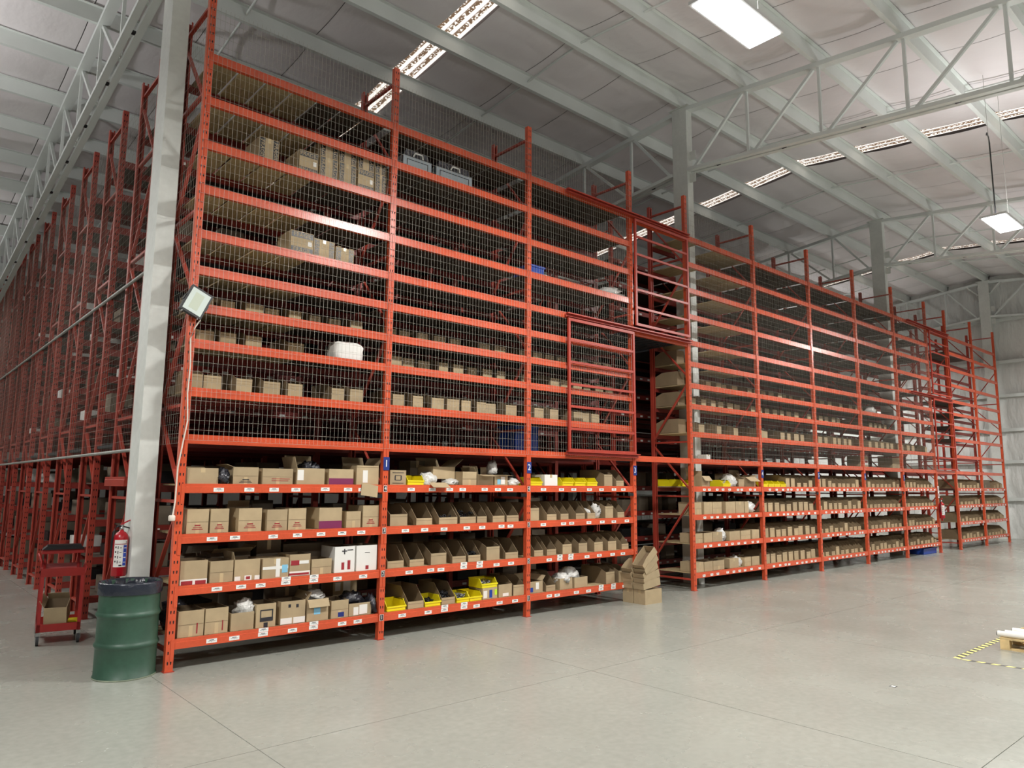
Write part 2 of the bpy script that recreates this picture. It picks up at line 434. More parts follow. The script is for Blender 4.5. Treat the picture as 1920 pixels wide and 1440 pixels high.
PLATE_S = MB().box(-.026, -.002, -.038, .026, -.0005, .038, 0).box(-.022, -.0026, -.034, .022, -.0019, .034, 1).mesh('level_number_plate', [WHITE, BLACK])
AISLETAG = MB().box(0, -.004, 0, .11, 0, .05).mesh('aisle_tag', BLACK)

def frame(t, x, detail, mat_post=None):
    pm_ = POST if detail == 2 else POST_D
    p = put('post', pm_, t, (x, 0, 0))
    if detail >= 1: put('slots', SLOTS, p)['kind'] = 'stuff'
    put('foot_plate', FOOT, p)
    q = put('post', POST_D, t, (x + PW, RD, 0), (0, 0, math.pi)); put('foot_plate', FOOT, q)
    for hz in HZ: put('cross_brace', BR_H, t, (x, 0, hz))
    for d in DIAGS: put('diagonal_brace', d, t, (x, 0, 0))
    return p

def bay(x0, y0, Wd, label, group, levels, detail, last=False, skip_front=(), labels=None, obstruct=None, boards=4, rear=True, labelrow=False, nodeck=()):
    t = thing('rack_bay', label, 'shelving', (x0, y0, 0), group=group)
    p = frame(t, 0, detail)
    p2 = frame(t, Wd, detail) if last else None
    L = Wd - PW
    mat = ORANGE if detail == 2 else BEAM_SHADED
    for i, zt in enumerate(levels):
        b_ = None
        if zt not in skip_front:
            b_ = put('beam', beam_mesh(L, mat), t, (PW, .006, zt - .1))
            if detail == 2:
                put('end_connector', CONN, b_, (-.036, -.0065, 0)); put('end_connector', CONN, b_, (L, -.0065, 0))
            if labels and i < len(labels):
                for lx, lz in labels[i]: put('shelf_label', LABEL if x0 < 9 else LABEL_FAR, b_, (lx, -.0002, lz))
            if labelrow and i not in (4,):
                mbl = MB(); xx = .15 + random.random() * .1
                while xx < L - .15:
                    mbl.box(xx, -.0012, .02, xx + .085, 0, .058); xx += .25 + random.random() * .12
                put('shelf_labels', (mbl, WHITE), b_)['kind'] = 'stuff'
        if rear: put('beam', beam_mesh(L, BEAM_SHADED), t, (PW + L, RD - .006, zt - .1), (0, 0, math.pi))
        if i in nodeck: continue
        if detail == 2:
            bw = (L - .03 * (boards + 1)) / boards
            for k in range(boards):
                bx = .03 + k * (bw + .03)
                if obstruct and bx < obstruct[1] and bx + bw > obstruct[0]: continue
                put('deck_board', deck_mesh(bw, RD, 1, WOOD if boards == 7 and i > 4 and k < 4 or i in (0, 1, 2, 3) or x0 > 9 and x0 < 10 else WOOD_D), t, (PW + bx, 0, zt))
        else:
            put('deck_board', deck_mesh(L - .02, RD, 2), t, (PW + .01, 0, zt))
    return t, p, p2

def label_rows(n, seed, far=False):
    rnd = random.Random(seed); out = []
    for i in range(4):
        row = []
        for k in range(n):
            row.append((.10 + (B - PW - .28) * (k + .25 + .5 * rnd.random()) / n + .02, .014 + .006 * rnd.random()))
        if not far and i < 2:
            for k in rnd.sample(range(n), 2): row.append((row[k][0] + .004, row[k][1] + .046))
        out.append(row)
    return out

# ------------------------------------------------------------------ front row
FRONT = {}
for i, k in enumerate(KIND):
    x0 = XP[i]; last = (i == 11)
    if k == 'B':
        desc = {0: 'orange rack bay at the corner by the green barrel, loaded with mixed cartons', 1: 'second orange rack bay from the barrel, between the plates 1 and 2',
                2: 'third orange rack bay, behind the open sliding gate', 4: 'orange rack bay just past the aisle, a white column inside it',
                5: 'second orange rack bay past the aisle, yellow bins on its fourth shelf', 6: 'third orange rack bay past the aisle, full of cardboard bins',
                7: 'fourth orange rack bay past the aisle, full of cardboard bins', 8: 'fifth orange rack bay past the aisle, blue tote at its foot',
                10: 'second last orange rack bay, upper shelves empty against the white wall', 11: 'last orange rack bay, next to the end wall column'}[i]
        obs = (10.1 - x0 - PW, 10.4 - x0 - PW) if i == 4 else ((20.26 - x0 - PW, 20.54 - x0 - PW) if i == 8 else None)
        lv = LV if i < 9 else LV[:5] + [2.975, 3.513, 3.92, 4.347, 4.766, 5.293, 5.825, 6.356, 6.893]
        t, p, p2 = bay(x0, 0, B, desc, 'front row rack bays', lv, 2, last, labels=label_rows(7 if i < 4 else 9 if i < 9 else 8, i, i > 3), obstruct=obs, boards=7 if i == 0 else 4, nodeck={10: (4, 5, 10, 11, 13), 11: (4, 5, 6, 7, 8, 9, 10, 11, 12, 13)}.get(i, ()))
    else:
        desc = 'open rack bay over the aisle, walkway grating above and gate in front' if i == 3 else 'narrow rack bay over the second aisle, fire extinguisher on its post'
        t, p, p2 = bay(x0, 0, G, desc, 'front row rack bays', [2.46, 4.72, 6.85] if i == 3 else [2.46, 4.72, 6.85], 2, False, rear=(i == 9), boards=1, obstruct=(-1, 9))
    FRONT[i] = (t, p, p2)
plates = {1: '1', 2: '2', 3: '3', 5: '4', 6: '5', 7: '6', 8: '7'}
for i, c in plates.items():
    p = FRONT[i][1]
    q = put('bay_number_plate', PLATE_B, p, (.045, -.006, 2.20)); put('digit', DIGB[c], q, (0, -.0025, 0), FACE)
for i in (1, 2):
    p = FRONT[i][1]
    for k in range(4):
        q = put('level_number_plate', PLATE_S, p, (.04, -.006, LV[k] - .05)); put('digit', DIG[str(k + 1)], q, (0, -.003, 0), FACE)
for i in (0, 1, 2, 4, 5, 6, 7):
    put('aisle_tag', AISLETAG, FRONT[i][0], ((B - .115), -.004, 1.76))

# rows behind
for r in range(1, 11):
    y0 = r * PITCH
    if r <= 5:
        for i, k in enumerate(KIND):
            if r >= 2 and i > 8 or r >= 4 and i > 6: continue
            lbl = f'orange rack bay in the {NUM[r]} row, behind the {BAY[i]}' + (' and its walkway' if k == 'G' else '')
            if k == 'B': bay(XP[i], y0, B, lbl, 'rear rack bays', LV if i < 9 else [1.93, 2.46, 4.766, 6.9], 1 if i == 0 else 0, i == 11, labelrow=(r == 1 and i < 9), nodeck=() if i < 9 else range(9))
            else: bay(XP[i], y0, G, lbl, 'rear rack bays', [2.46, 4.72], 0, False, rear=True)
    else:
        bay(0, y0, B, f'orange rack bay heading the {NUM[r]} row, its end frame facing the side passage', 'rear rack bays', LV, 1, True)

o = put('end_guard_beam', (MB().ext([(-.06, 1.89), (-.004, 1.89), (-.004, 2.01), (-.056, 2.01), (-.056, 1.975), (-.06, 1.97)], 'y', PITCH - .03, PITCH + RD + .03), ORANGE_D)); tag(o, 'short orange beam fixed across the end frame behind the white column', 'beam')

# walkway decks between rows
def deck(x0, x1, y0, y1, z, lbl):
    o = put('walkway_deck', (MB().box(x0, y0, -.04, x1, y1, 0), DECKS), None, (0, 0, z)); tag(o, lbl, 'walkway', 'steel walkways between rack rows')
for zi, (z, nm) in enumerate(((2.46, 'lower'), (4.72, 'upper'))):
    for r in range(0, 10):
        y0 = r * PITCH + RD + .005; y1 = (r + 1) * PITCH - .005
        if r < 5:
            deck(.02, 7.55, y0, y1, z, f'{nm} dark steel walkway behind the {NUM[r]} rack row, before the aisle')
            deck(9.36, 21.8 if r < 3 else 16.8, y0, y1, z, f'{nm} dark steel walkway behind the {NUM[r]} rack row, past the aisle')
        else:
            deck(.02, 2.5, y0, y1, z, f'{nm} dark steel walkway behind the {NUM[r]} rack row')
def grating(x0, x1, y0, y1):
    mb = MB(); nx = 8; px = (x1 - x0) / nx
    for k in range(nx):
        a = x0 + k * px
        mb.box(a + .004, y0, -.03, a + px * .30, y1, 0); mb.box(a + px * .70, y0, -.03, a + px - .004, y1, 0)
        y = y0
        while y < y1 - .05:
            mb.box(a + px * .30, y, -.012, a + px * .70, y + .075, 0); y += .135
    return mb
t = thing('walkway_grating', 'perforated dark steel walkway grating over the aisle, seen from below', 'walkway', (0, 0, 4.722))
for k in range(5): put('grating_plank', (grating(XP[3] + PW + .01, XP[4] - .01, .07 + k * 1.2, .07 + k * 1.2 + 1.18), DECKS), t)

# ------------------------------------------------------------------ wire mesh
def wire(mb, pts, r):
    n = 3; rings = []
    for i, p in enumerate(pts):
        p = Vector(p); d = (Vector(pts[min(i + 1, len(pts) - 1)]) - Vector(pts[max(i - 1, 0)])).normalized()
        u = Vector((0, 0, 1)) if abs(d.z) < .9 else Vector((1, 0, 0))
        a = d.cross(u).normalized(); b_ = a.cross(d)
        rings += [p + (a * math.cos(t) + b_ * math.sin(t)) * r for t in (0, 2.094, 4.189)]
    fs = []
    for i in range(len(pts) - 1):
        for k in range(3): fs.append((i * 3 + k, i * 3 + (k + 1) % 3, i * 3 + 3 + (k + 1) % 3, i * 3 + 3 + k))
    mb.add(rings, fs, 0, True)
def wire_panel(L, z0, z1, sv=.054, sh=.107, jit=.004, r=.0017, plane='x'):
    mb = MB(); rnd = random.Random(int(L * 100))
    nseg = 9
    P = (lambda a, o, z: (a, o, z)) if plane == 'x' else (lambda a, o, z: (o, a, z))
    x = .0
    while x <= L:
        wire(mb, [P(x + rnd.uniform(-jit, jit), rnd.uniform(-jit, jit) * 1.5, z0 + (z1 - z0) * k / nseg) for k in range(nseg + 1)], r); x += sv
    z = z0
    while z <= z1:
        wire(mb, [P(L * k / 5, rnd.uniform(-jit, jit), z + rnd.uniform(-jit, jit)) for k in range(6)], r); z += sh
    return mb
WM = wire_panel(B, 2.40, 7.48).mesh('wire_mesh', WIRE)
for i in (0, 1, 2, 4, 5, 6, 7, 8):
    o = put('wire_mesh', WM, None, (XP[i] + .02, -.016, 0))
    tag(o, f'grey welded wire mesh guarding the upper shelves of the {BAY[i]}', 'wire mesh', 'wire mesh panels of the front row')
WM2 = wire_panel(PITCH, 2.36, 7.35, sv=.072, plane='y', jit=.003, r=.0012).mesh('wire_mesh', WIRE)
for r in range(0, 11):
    o = put('wire_mesh', WM2, None, (-.02, r * PITCH, 0))
    tag(o, f'grey welded wire mesh over the end of the {NUM[r]} rack row, side passage', 'wire mesh', 'wire mesh panels of the side face')
for z, nm in ((2.335, 'lower'), (4.60, 'upper')):
    o = put('galvanized_pipe', (MB().tube([(-.055, 1.6, z), (-.055, 21.5, z)], .022, 10), GALV))
    tag(o, f'{nm} galvanized pipe running along the side mesh of the racks', 'pipe', 'galvanized pipes on the side mesh')

# ------------------------------------------------------------------ sliding gates
def gate(x0, x1, z0, z1, y, lbl, nr, mat=RAIL):
    t = thing('sliding_gate', lbl, 'gate', (x0, y, z0), group='sliding gates')
    w, h, s = x1 - x0, z1 - z0, .045
    for x in (0, w - s): put('stile', (MB().box(x, 0, 0, x + s, .035, h), mat), t)
    put('top_rail', (MB().box(s, 0, h - s, w - s, .035, h), mat), t); put('bottom_rail', (MB().box(s, 0, 0, w - s, .035, s), mat), t)
    for k in range(1, nr + 1):
        z = h * k / (nr + 1); put('crossbar', (MB().box(s, .004, z - .02, w - s, .03, z + .02), mat), t)
    return t
def track(x0, x1, z, y, lbl):
    o = put('gate_track', (MB().ext([(0, 0), (.06, 0), (.06, .07), (0, .07), (0, .05), (.05, .05), (.05, .006), (0, .006)], 'x', x0, x1), RAIL), None, (0, y, z)); tag(o, lbl, 'gate track', 'gate tracks')
gate(5.89, 7.57, 2.475, 4.655, -.075, 'lower sliding gate pushed open in front of the third bay', 5)
gate(7.63, 9.27, 4.79, 6.79, -.075, 'upper sliding gate closed across the aisle bay', 5)
track(5.86, 9.32, 4.67, -.095, 'red gate track above the open lower gate')
track(5.88, 9.32, 6.81, -.095, 'red gate track above the upper gate, level with the top beams')
track(5.86, 7.66, 2.415, -.095, 'short red floor track below the open lower gate')
gate(21.93, 23.55, 4.79, 6.79, -.075, 'upper sliding gate closed over the second aisle', 5)
gate(21.93, 23.55, 2.475, 4.655, -.075, 'lower sliding gate closed over the second aisle', 5)
track(20.25, 23.62, 6.81, -.095, 'red gate track above the second aisle, top one')
track(20.25, 23.62, 4.67, -.095, 'red gate track above the second aisle, middle one')

# ------------------------------------------------------------------ cartons and bins
def hollow(mb, w, d, h, t=.004, mi_out=0, mi_in=1, z0=0):
    mb.box(0, 0, z0, w, d, z0 + t, mi_out)
    mb.box(0, 0, z0, w, t, z0 + h, mi_out); mb.box(0, d - t, z0, w, d, z0 + h, mi_out)
    mb.box(0, t, z0, t, d - t, z0 + h, mi_out); mb.box(w - t, t, z0, w, d - t, z0 + h, mi_out)
    return mb
def carton_body(w, d, h, style):
    mb = MB()
    if style == 'closed':
        mb.box(0, 0, 0, w, d, h)
    else:
        # one connected open shell: outer sides, rim, inner sides, bottoms
        t = .005
        o = [(0, 0), (w, 0), (w, d), (0, d)]; i = [(t, t), (w - t, t), (w - t, d - t), (t, d - t)]
        vs_ = [(*p, 0) for p in o] + [(*p, h) for p in o] + [(*p, h) for p in i] + [(*p, t) for p in i]
        mb.add(vs_, [(0, 3, 2, 1)] + [(k, (k + 1) % 4, (k + 1) % 4 + 4, k + 4) for k in range(4)])
        mb.add(vs_[4:8] + vs_[8:12], [(k, (k + 1) % 4, (k + 1) % 4 + 4, k + 4) for k in range(4)])
        mb.add(vs_[8:16], [(k, (k + 1) % 4, (k + 1) % 4 + 4, k + 4) for k in range(4)] + [(4, 5, 6, 7)], 1)
    return mb
def flap(w, l, ang, axis):
    # hinge at origin along x (front/back) or y (sides)
    t = .003
    me = MB().box(0, 0, 0, w, l, t).mesh('flap', CARD) if axis == 'x' else MB().box(0, 0, 0, l, w, t).mesh('flap', CARD)
    return me
def carton(x, y, z, w, d, h, label, style='open', flaps=(), marks=(), rz=0, tape=True, mat=None, group='cartons on the front shelves', name='cardboard_box', tilt=0, inner=True, cat='box'):
    t = thing(name, label, cat, (x, y, z), (R_(tilt), 0, R_(rz)), group)
    put('body', (carton_body(w, d, h, style), [mat or CARD, CARD_IN_SHADED]), t)
    if style == 'closed':
        put('tape_strip', (MB().box(w / 2 - .024, -.0008, h * .72, w / 2 + .024, d + .0008, h + .0008), TAPE), t)
    elif tape:
        put('tape_strip', (MB().box(w / 2 - .02, -.0012, 0, w / 2 + .02, 0, h * .42), TAPE), t)
        put('flap_edge', (MB().box(.003, -.0016, h * .46, w - .003, -.0002, h * .475), CARD_IN_SHADED), t)
    for kind, ang, ln in flaps:
        if kind == 'f': put('flap', flap(w - .01, ln, 0, 'x'), t, (.005 + w - .01, .002, h), (R_(ang), 0, math.pi))
        if kind == 'b': put('flap', flap(w - .01, ln, 0, 'x'), t, (.005, d - .002, h), (R_(ang), 0, 0))
        if kind == 'l': put('flap', flap(d - .01, ln, 0, 'y'), t, (.002, d - .005, h), (0, R_(-ang), math.pi))
        if kind == 'r': put('flap', flap(d - .01, ln, 0, 'y'), t, (w - .002, .005, h), (0, R_(-ang), 0))
    for k_, (nm, a, b, c, e, m) in enumerate(marks):
        put(nm, (MB().box(a * w, -.002 - .0005 * k_, c * h, b * w, -.0004, e * h), m), t)
    return t

def where(i, lv): return f'{ORD[lv]} shelf, {BAY[i]}'

PR = 'printed_mark'; ST = 'sticker'
def lines(m, c0=.15, c1=.35, a=.25, b=.75):   # a few printed lines
    return [(PR, a, b, c0, c0 + .03, m), (PR, a + .05, b - .05, c0 + .07, c0 + .10, m), (PR, a + .12, b - .12, c1 - .05, c1, m)]
# first bay, hand laid
YF = .055
def L1(lv, x0, x1, d, h, label, **kw): return carton(x0, YF + kw.pop('dy', 0), LV[lv], x1 - x0, d, h, label, **kw)
# lowest shelf
L1(0, .12, .385, .40, .27, 'plain open cardboard box on the lowest shelf, beside the corner post', marks=[(PR, .72, .77, .1, .5, REDINK)])
L1(0, .40, .645, .40, .27, 'plain open cardboard box on the lowest shelf, second from the corner post', marks=[(PR, .74, .79, .1, .5, REDINK)])
L1(0, .68, .935, .36, .19, 'low cardboard box under clear plastic film, lowest shelf of the first bay', tape=False)
L1(0, .96, 1.19, .34, .26, 'cardboard box with a black printed frame, lowest shelf of the first bay', tape=False,
   marks=[(PR, .2, .25, .25, .75, INK), (PR, .8, .86, .25, .75, INK), (PR, .25, .8, .7, .75, INK), (PR, .2, .86, .25, .42, INK), (PR, .4, .6, 0, .2, INK)])
L1(0, 1.25, 1.55, .36, .26, 'stained cardboard box with white strips at its foot, lowest shelf of the first bay', style='open', tape=False, marks=[('white_strip', .0, .46, .02, .28, PAPER), ('white_strip', .52, 1, .02, .28, PAPER), (PR, .30, .40, .72, .86, INK), (PR, .62, .72, .70, .84, INK)])
L1(0, 1.575, 1.85, .38, .25, 'cardboard box with a light blue sticker, flaps open, lowest shelf of first bay', flaps=[('f', -62, .10), ('l', 120, .1)], tape=False, marks=[(ST, .32, .62, .3, .6, LBLUE)])
L1(0, 1.89, 2.12, .34, .21, 'taped cardboard box with a dark square print, lowest shelf of the first bay', style='open', marks=[(PR, .4, .75, .05, .32, NAVY)])
L1(0, 2.13, 2.44, .34, .15, 'low carton with white papers taped on, black bags on top, lowest shelf', tape=False, marks=[(ST, .2, .42, .05, .7, PAPER), (ST, .46, .82, .1, .85, PAPER)])
# second shelf
L1(1, .11, .39, .34, .25, 'worn cardboard box with a red and white band, second shelf beside the corner post', tape=False, marks=[('white_strip', 0, 1, .0, .22, PAPER), (PR, .04, .46, .0, .16, REDINK), (PR, .56, .96, .0, .16, REDINK)])
L1(1, .42, .67, .34, .23, 'plain taped cardboard box on second shelf, second from the corner post')
L1(1, .685, .975, .34, .23, 'cardboard box with white corner patches and a red emblem, second shelf', tape=False, flaps=[('l', 75, .09)], marks=[(ST, .02, .24, 0, .2, PAPER), (ST, .4, .68, 0, .22, PAPER), (ST, .8, 1, 0, .2, PAPER), (PR, .46, .62, .04, .18, REDINK)])
L1(1, 1.0, 1.31, .34, .22, 'tan carton wrapped in white tape with a light blue sticker, second shelf', style='closed', dy=-.02, marks=[(ST, .0, .98, .45, .6, PAPER), (ST, .5, .66, .05, .98, PAPER), (ST, .74, .96, .25, .65, LBLUE)])
L1(1, 1.33, 1.59, .34, .25, 'cardboard box with a round red emblem and dark red foot band, second shelf', tape=False, marks=[('white_strip', .0, 1, .02, .22, PAPER), (PR, .0, .95, .04, .14, REDINK), (ST, .05, .92, .55, .7, PAPER), (PR, .06, .46, .5, .72, REDINK)])
L1(1, 1.61, 1.87, .34, .18, 'low plain cardboard box on the second shelf, beside the white cartons')
L1(1, 1.91, 2.185, .36, .31, 'white carton with black scribbles and red marks, second shelf of the first bay', mat=PAPER, tape=False, marks=[(PR, .34, .48, .1, .38, REDINK), (PR, .64, .78, .1, .45, REDINK), (PR, .35, .6, .8, .84, INK), (PR, .45, .5, .7, .9, INK), (PR, .62, .9, .84, .87, INK)])
L1(1, 2.21, 2.50, .36, .31, 'white carton with one small red mark, second shelf next to post one', mat=PAPER, tape=False, marks=[(PR, .45, .6, .05, .2, REDINK), (PR, .4, .65, .7, .72, INK)])
carton(.28, .48, LV[1], .24, .36, .26, 'dim carton with a silver label, at the back of second shelf', marks=[(ST, .7, .98, .4, .75, PAPER)], mat=CARD_GREY)
carton(.56, .46, LV[1], .46, .36, .28, 'torn dark carton at the back of the second shelf, first bay', flaps=[('r', 40, .14), ('f', 30, .1)], mat=CARD_GREY)
carton(1.09, .45, LV[1], .30, .36, .40, 'tall carton with white corners at the back of second shelf', style='closed', mat=CARD_GREY, marks=[(ST, 0, .26, .05, .24, PAPER), (ST, .42, .68, .05, .26, PAPER), (ST, .84, 1, .05, .24, PAPER)])
carton(1.43, .47, LV[1], .54, .36, .34, 'long dark open carton at the back of the second shelf', mat=CARD_GREY)
carton(.80, .48, LV[0], .28, .34, .34, 'dark carton at the back of the lowest shelf, behind the plastic film', mat=CARD_GREY)
carton(1.36, .48, LV[0], .30, .34, .36, 'dark carton with two flaps at the back of the lowest shelf', mat=CARD_GREY, style='closed')
carton(1.70, .52, LV[0], .26, .30, .42, 'tall upright carton at the back of the lowest shelf', mat=CARD_GREY, style='closed')
carton(2.14, .50, LV[0], .34, .32, .42, 'carton with a large paper label at the back of lowest shelf', mat=CARD, style='closed', marks=[(ST, .42, .72, .55, .95, PAPER), (ST, .08, .3, .6, .85, PAPER)])
# third shelf
for k, (a, b, h, tp) in enumerate([(.14, .37, .26, 0), (.39, .59, .26, 0), (.70, .965, .26, 1), (1.03, 1.275, .24, 1), (1.29, 1.51, .25, 0), (1.68, 1.985, .25, 2), (2.05, 2.25, .2, 3), (2.28, 2.51, .27, 0)]):
    mk = {0: lines(REDINK), 1: lines(REDINK), 2: [(PR, .0, 1, .0, .36, PURPLE)], 3: []}[tp]
    ds = ['closest to the corner post', 'second from the corner post', 'third, with a taped rim', 'fourth, shiny with tape', 'fifth, scuffed at its rim', 'with a magenta band', 'low and plain, before post one', 'tall, next to post one'][k]
    L1(2, a, b, .38, h, f'cardboard box on the third shelf of the first bay, {ds}', marks=mk, tape=(tp != 2), flaps=[('b', 100, .08)] if k in (2,) else [])
# fourth shelf
L1(3, .11, .44, .34, .17, 'crumpled tan carton lying tilted on the fourth shelf by the corner post', style='closed', tilt=-4, flaps=[('b', 25, .12)], dy=-.02)
L1(3, .61, .90, .36, .19, 'taped cardboard box with a faint print, fourth shelf of the first bay', marks=lines(INK, .08, .28), flaps=[('l', 20, .08)])
L1(3, .95, 1.32, .36, .18, 'long cardboard box with red printed lines, fourth shelf of the first bay', marks=[(PR, .3, .85, .2, .24, REDINK), (PR, .3, .9, .32, .36, REDINK)])
L1(3, 1.37, 1.73, .38, .19, 'torn box with raised flaps and black bags inside, fourth shelf, first bay', tape=False, flaps=[('b', 88, .16), ('l', 75, .14)], marks=[(ST, .02, .24, .25, .9, PAPER)])
L1(3, 1.79, 2.125, .36, .19, 'cardboard box with a magenta band on the fourth shelf', tape=False, marks=[(PR, 0, 1, 0, .4, PURPLE)])
L1(3, 2.17, 2.49, .38, .24, 'box of white papers with a flap folded down over the beam, fourth shelf', tape=False, flaps=[('f', -78, .02), ('r', 60, .12), ('b', 70, .12)], marks=[(ST, .28, .5, .1, .75, PAPER)])
fl_ = put('cardboard_flap', (MB().box(0, -.004, 0, .24, 0, .15), CARD), None, (2.2, -.012, 1.80), (R_(-7), R_(8), 0)); tag(fl_, 'torn cardboard flap hanging over the fourth beam, before plate 1', 'cardboard')
cf = put('cardboard_flap', (MB().box(0, 0, 0, .26, .16, .004), CARD), None, (3.26, -.09, 1.895), (R_(24), 0, R_(-8))); tag(cf, 'loose cardboard flap lying out over the fourth beam, second bay', 'cardboard')

# bags (crumpled film)
def blob(sx, sy, sz, seed, amp=.22, nu=18, nv=10, sq=1.0):
    rnd = random.Random(seed); ph = [(rnd.uniform(2, 6), rnd.uniform(2, 6), rnd.uniform(2, 6), rnd.uniform(0, 6)) for _ in range(5)]
    vs_, fs = [], []
    for j in range(nv + 1):
        th = math.pi * j / nv
        for i in range(nu):
            p = 2 * math.pi * i / nu; d = Vector((math.sin(th) * math.cos(p), math.sin(th) * math.sin(p), math.cos(th)))
            if sq != 1: d = Vector([math.copysign(abs(q) ** sq, q) for q in d])
            r = 1 + amp * sum(math.sin(a * d.x * 2 + b_ * d.y * 2 + c * d.z * 2 + e) for a, b_, c, e in ph) / 2.2
            z = d.z * r * sz; z = max(z, -sz * .62)
            vs_.append((d.x * r * sx, d.y * r * sy, z + sz * .62))
    for j in range(nv):
        for i in range(nu): fs.append((j * nu + i, (j + 1) * nu + i, (j + 1) * nu + (i + 1) % nu, j * nu + (i + 1) % nu))
    return MB().add(vs_, fs, 0, True)
def bag(x, y, z, sx, sy, sz, seed, mat, label, amp=.25):
    o = put('plastic_bag', (blob(sx, sy, sz, seed, amp), mat), None, (x, y, z)); tag(o, label, 'bag', 'plastic bags on the shelves'); return o
bag(.50, .10, LV[3], .07, .1, .10, 1, DARKBAG, 'black plastic bag drooping over the fourth beam by the corner post')
bag(1.62, .25, LV[3] + .14, .13, .12, .08, 2, DARKBAG, 'black bag swelling out of the torn box, fourth shelf')
bag(2.24, .22, LV[0] + .13, .15, .13, .09, 3, DARKBAG, 'glossy black bag on the papered carton, lowest shelf')
bag(2.47, .14, LV[0], .055, .12, .14, 4, DARKBAG, 'black bag squeezed against post one, lowest shelf')
bag(.86, .16, LV[0] + .14, .11, .10, .11, 5, CLEAR, 'clear plastic film bulging from the low box, lowest shelf of first bay')
bag(1.72, .22, LV[0] + .22, .13, .12, .07, 6, CLEAR, 'clear plastic film on the blue sticker box, lowest shelf')
bag(.40, .62, LV[0], .30, .18, .22, 7, DARKBAG, 'large dark plastic sack at the back of the lowest shelf, first bay', .15)
bag(3.36, .24, LV[3], .15, .14, .10, 8, CLEAR, 'white plastic bag behind the loose flap, fourth shelf of second bay')
bag(3.76, .22, LV[3], .12, .12, .055, 9, CLEAR, 'flat white bag under the tilted open box, fourth shelf')
bag(4.55, .24, LV[3] + .16, .08, .08, .12, 10, CLEAR, 'clear bag standing up in the labelled box, fourth shelf of second bay')
bag(4.88, .18, LV[3], .12, .12, .065, 12, CLEAR, 'white and black bag lying by post two, fourth shelf')
bag(5.93, .16, LV[0] + .08, .13, .13, .10, 13, CLEAR, 'clear bag spilling over the beam, lowest shelf of third bay')
bag(6.20, .26, LV[0] + .10, .17, .15, .12, 14, CLEAR, 'clear bag heaped between the boxes, lowest shelf of the third bay')
bag(6.55, .2, LV[2] + .06, .06, .1, .06, 15, CLEAR, 'silver film in a bin on the third shelf, third bay')
bag(6.72, .16, LV[2], .06, .10, .14, 16, CLEAR, 'upright silver plastic packet on the third shelf, third bay')
bag(7.3, .3, LV[10], .26, .2, .12, 17, CLEAR, 'white plastic bag on the eleventh shelf beside the upper gate')
bag(10.85, .2, LV[3], .16, .14, .15, 18, CLEAR, 'clear plastic bag between boxes on the fourth shelf past the aisle')
bag(11.5, .2, LV[2], .18, .14, .13, 19, CLEAR, 'silver wrapped packet on the third shelf past the aisle')
bag(10.45, .2, LV[1], .12, .12, .14, 20, CLEAR, 'silver wrapped packet on the second shelf past the aisle')
bag(11.0, .2, LV[0], .14, .12, .12, 21, CLEAR, 'silver and black packet on the lowest shelf past the aisle')
bag(18.1, .3, LV[7], .2, .15, .14, 22, CLEAR, 'white plastic sack on the eighth shelf, fourth bay past the aisle')
o = put('white_sack', (blob(.21, .15, .15, 30, .05, 24, 14, .45), PAPER), None, (2.03, .22, LV[6])); tag(o, 'rounded cream sack on the seventh shelf of the first bay', 'sack')

# bins: cardboard with cut-away front
def bin_mesh(w, d, hb, hf):
    t = .004
    side = [(0, 0), (d, 0), (d, hb), (d * .34, hb), (0, hf)]
    mb = MB()
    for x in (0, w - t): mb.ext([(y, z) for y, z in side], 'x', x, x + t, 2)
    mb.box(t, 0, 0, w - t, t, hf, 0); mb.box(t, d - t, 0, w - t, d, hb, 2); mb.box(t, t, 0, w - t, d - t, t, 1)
    mb.box(t, -.001, hf - .035, w - t, 0, hf - .03, 1)
    return mb
BINS = [bin_mesh(.2, .56, .28, .09).mesh('cardboard_bin', [CARD, CARD_IN_SHADED, BIN_SHADED]), bin_mesh(.2, .56, .27, .15).mesh('cardboard_bin', [CARD, CARD_IN_SHADED, BIN_SHADED]), bin_mesh(.2, .56, .27, .19).mesh('cardboard_bin', [CARD, CARD_IN_SHADED, BIN_SHADED])]
def cbin(x, y, z, w, v, label, rz=0, sh=1.0, group='cardboard bins with a cut front'):
    sy = 1.0
    for cx in TX[1:3]:
        if x < cx + .11 and x + w > cx - .11 and not rz: sy = (.485 - y) / .56   # shorter ones in front of a column
    o = put('cardboard_bin', BINS[v], None, (x, y, z), (0, 0, rz), (w / .2, sy, sh)); tag(o, label, 'storage bin', group); return o
def ybin_mesh():
    t = .005; w, d, h = .24, .30, .13
    mb = MB()
    side = [(.02, 0), (d, 0), (d, h), (.06, h), (0, .055), (0, .045)]
    mb.ext(side, 'x', 0, t); mb.ext(side, 'x', w - t, w)
    mb.box(t, .0, .0, w - t, t, .055); mb.box(t, d - t, 0, w - t, d, h); mb.box(t, t, 0, w - t, d - t, t)
    mb.box(-.006, .06, h - .012, t, d, h); mb.box(w - t, .06, h - .012, w + .006, d, h); mb.box(-.004, -.008, .04, w + .004, .004, .06)
    return mb
YB = ybin_mesh().mesh('plastic_bin', YELLOW)
def ybin(x, y, z, w, label, sh=1.0):
    o = put('plastic_bin', YB, None, (x, y, z), None, (w / .24, 1, sh)); tag(o, label, 'storage bin', 'yellow plastic bins'); return o

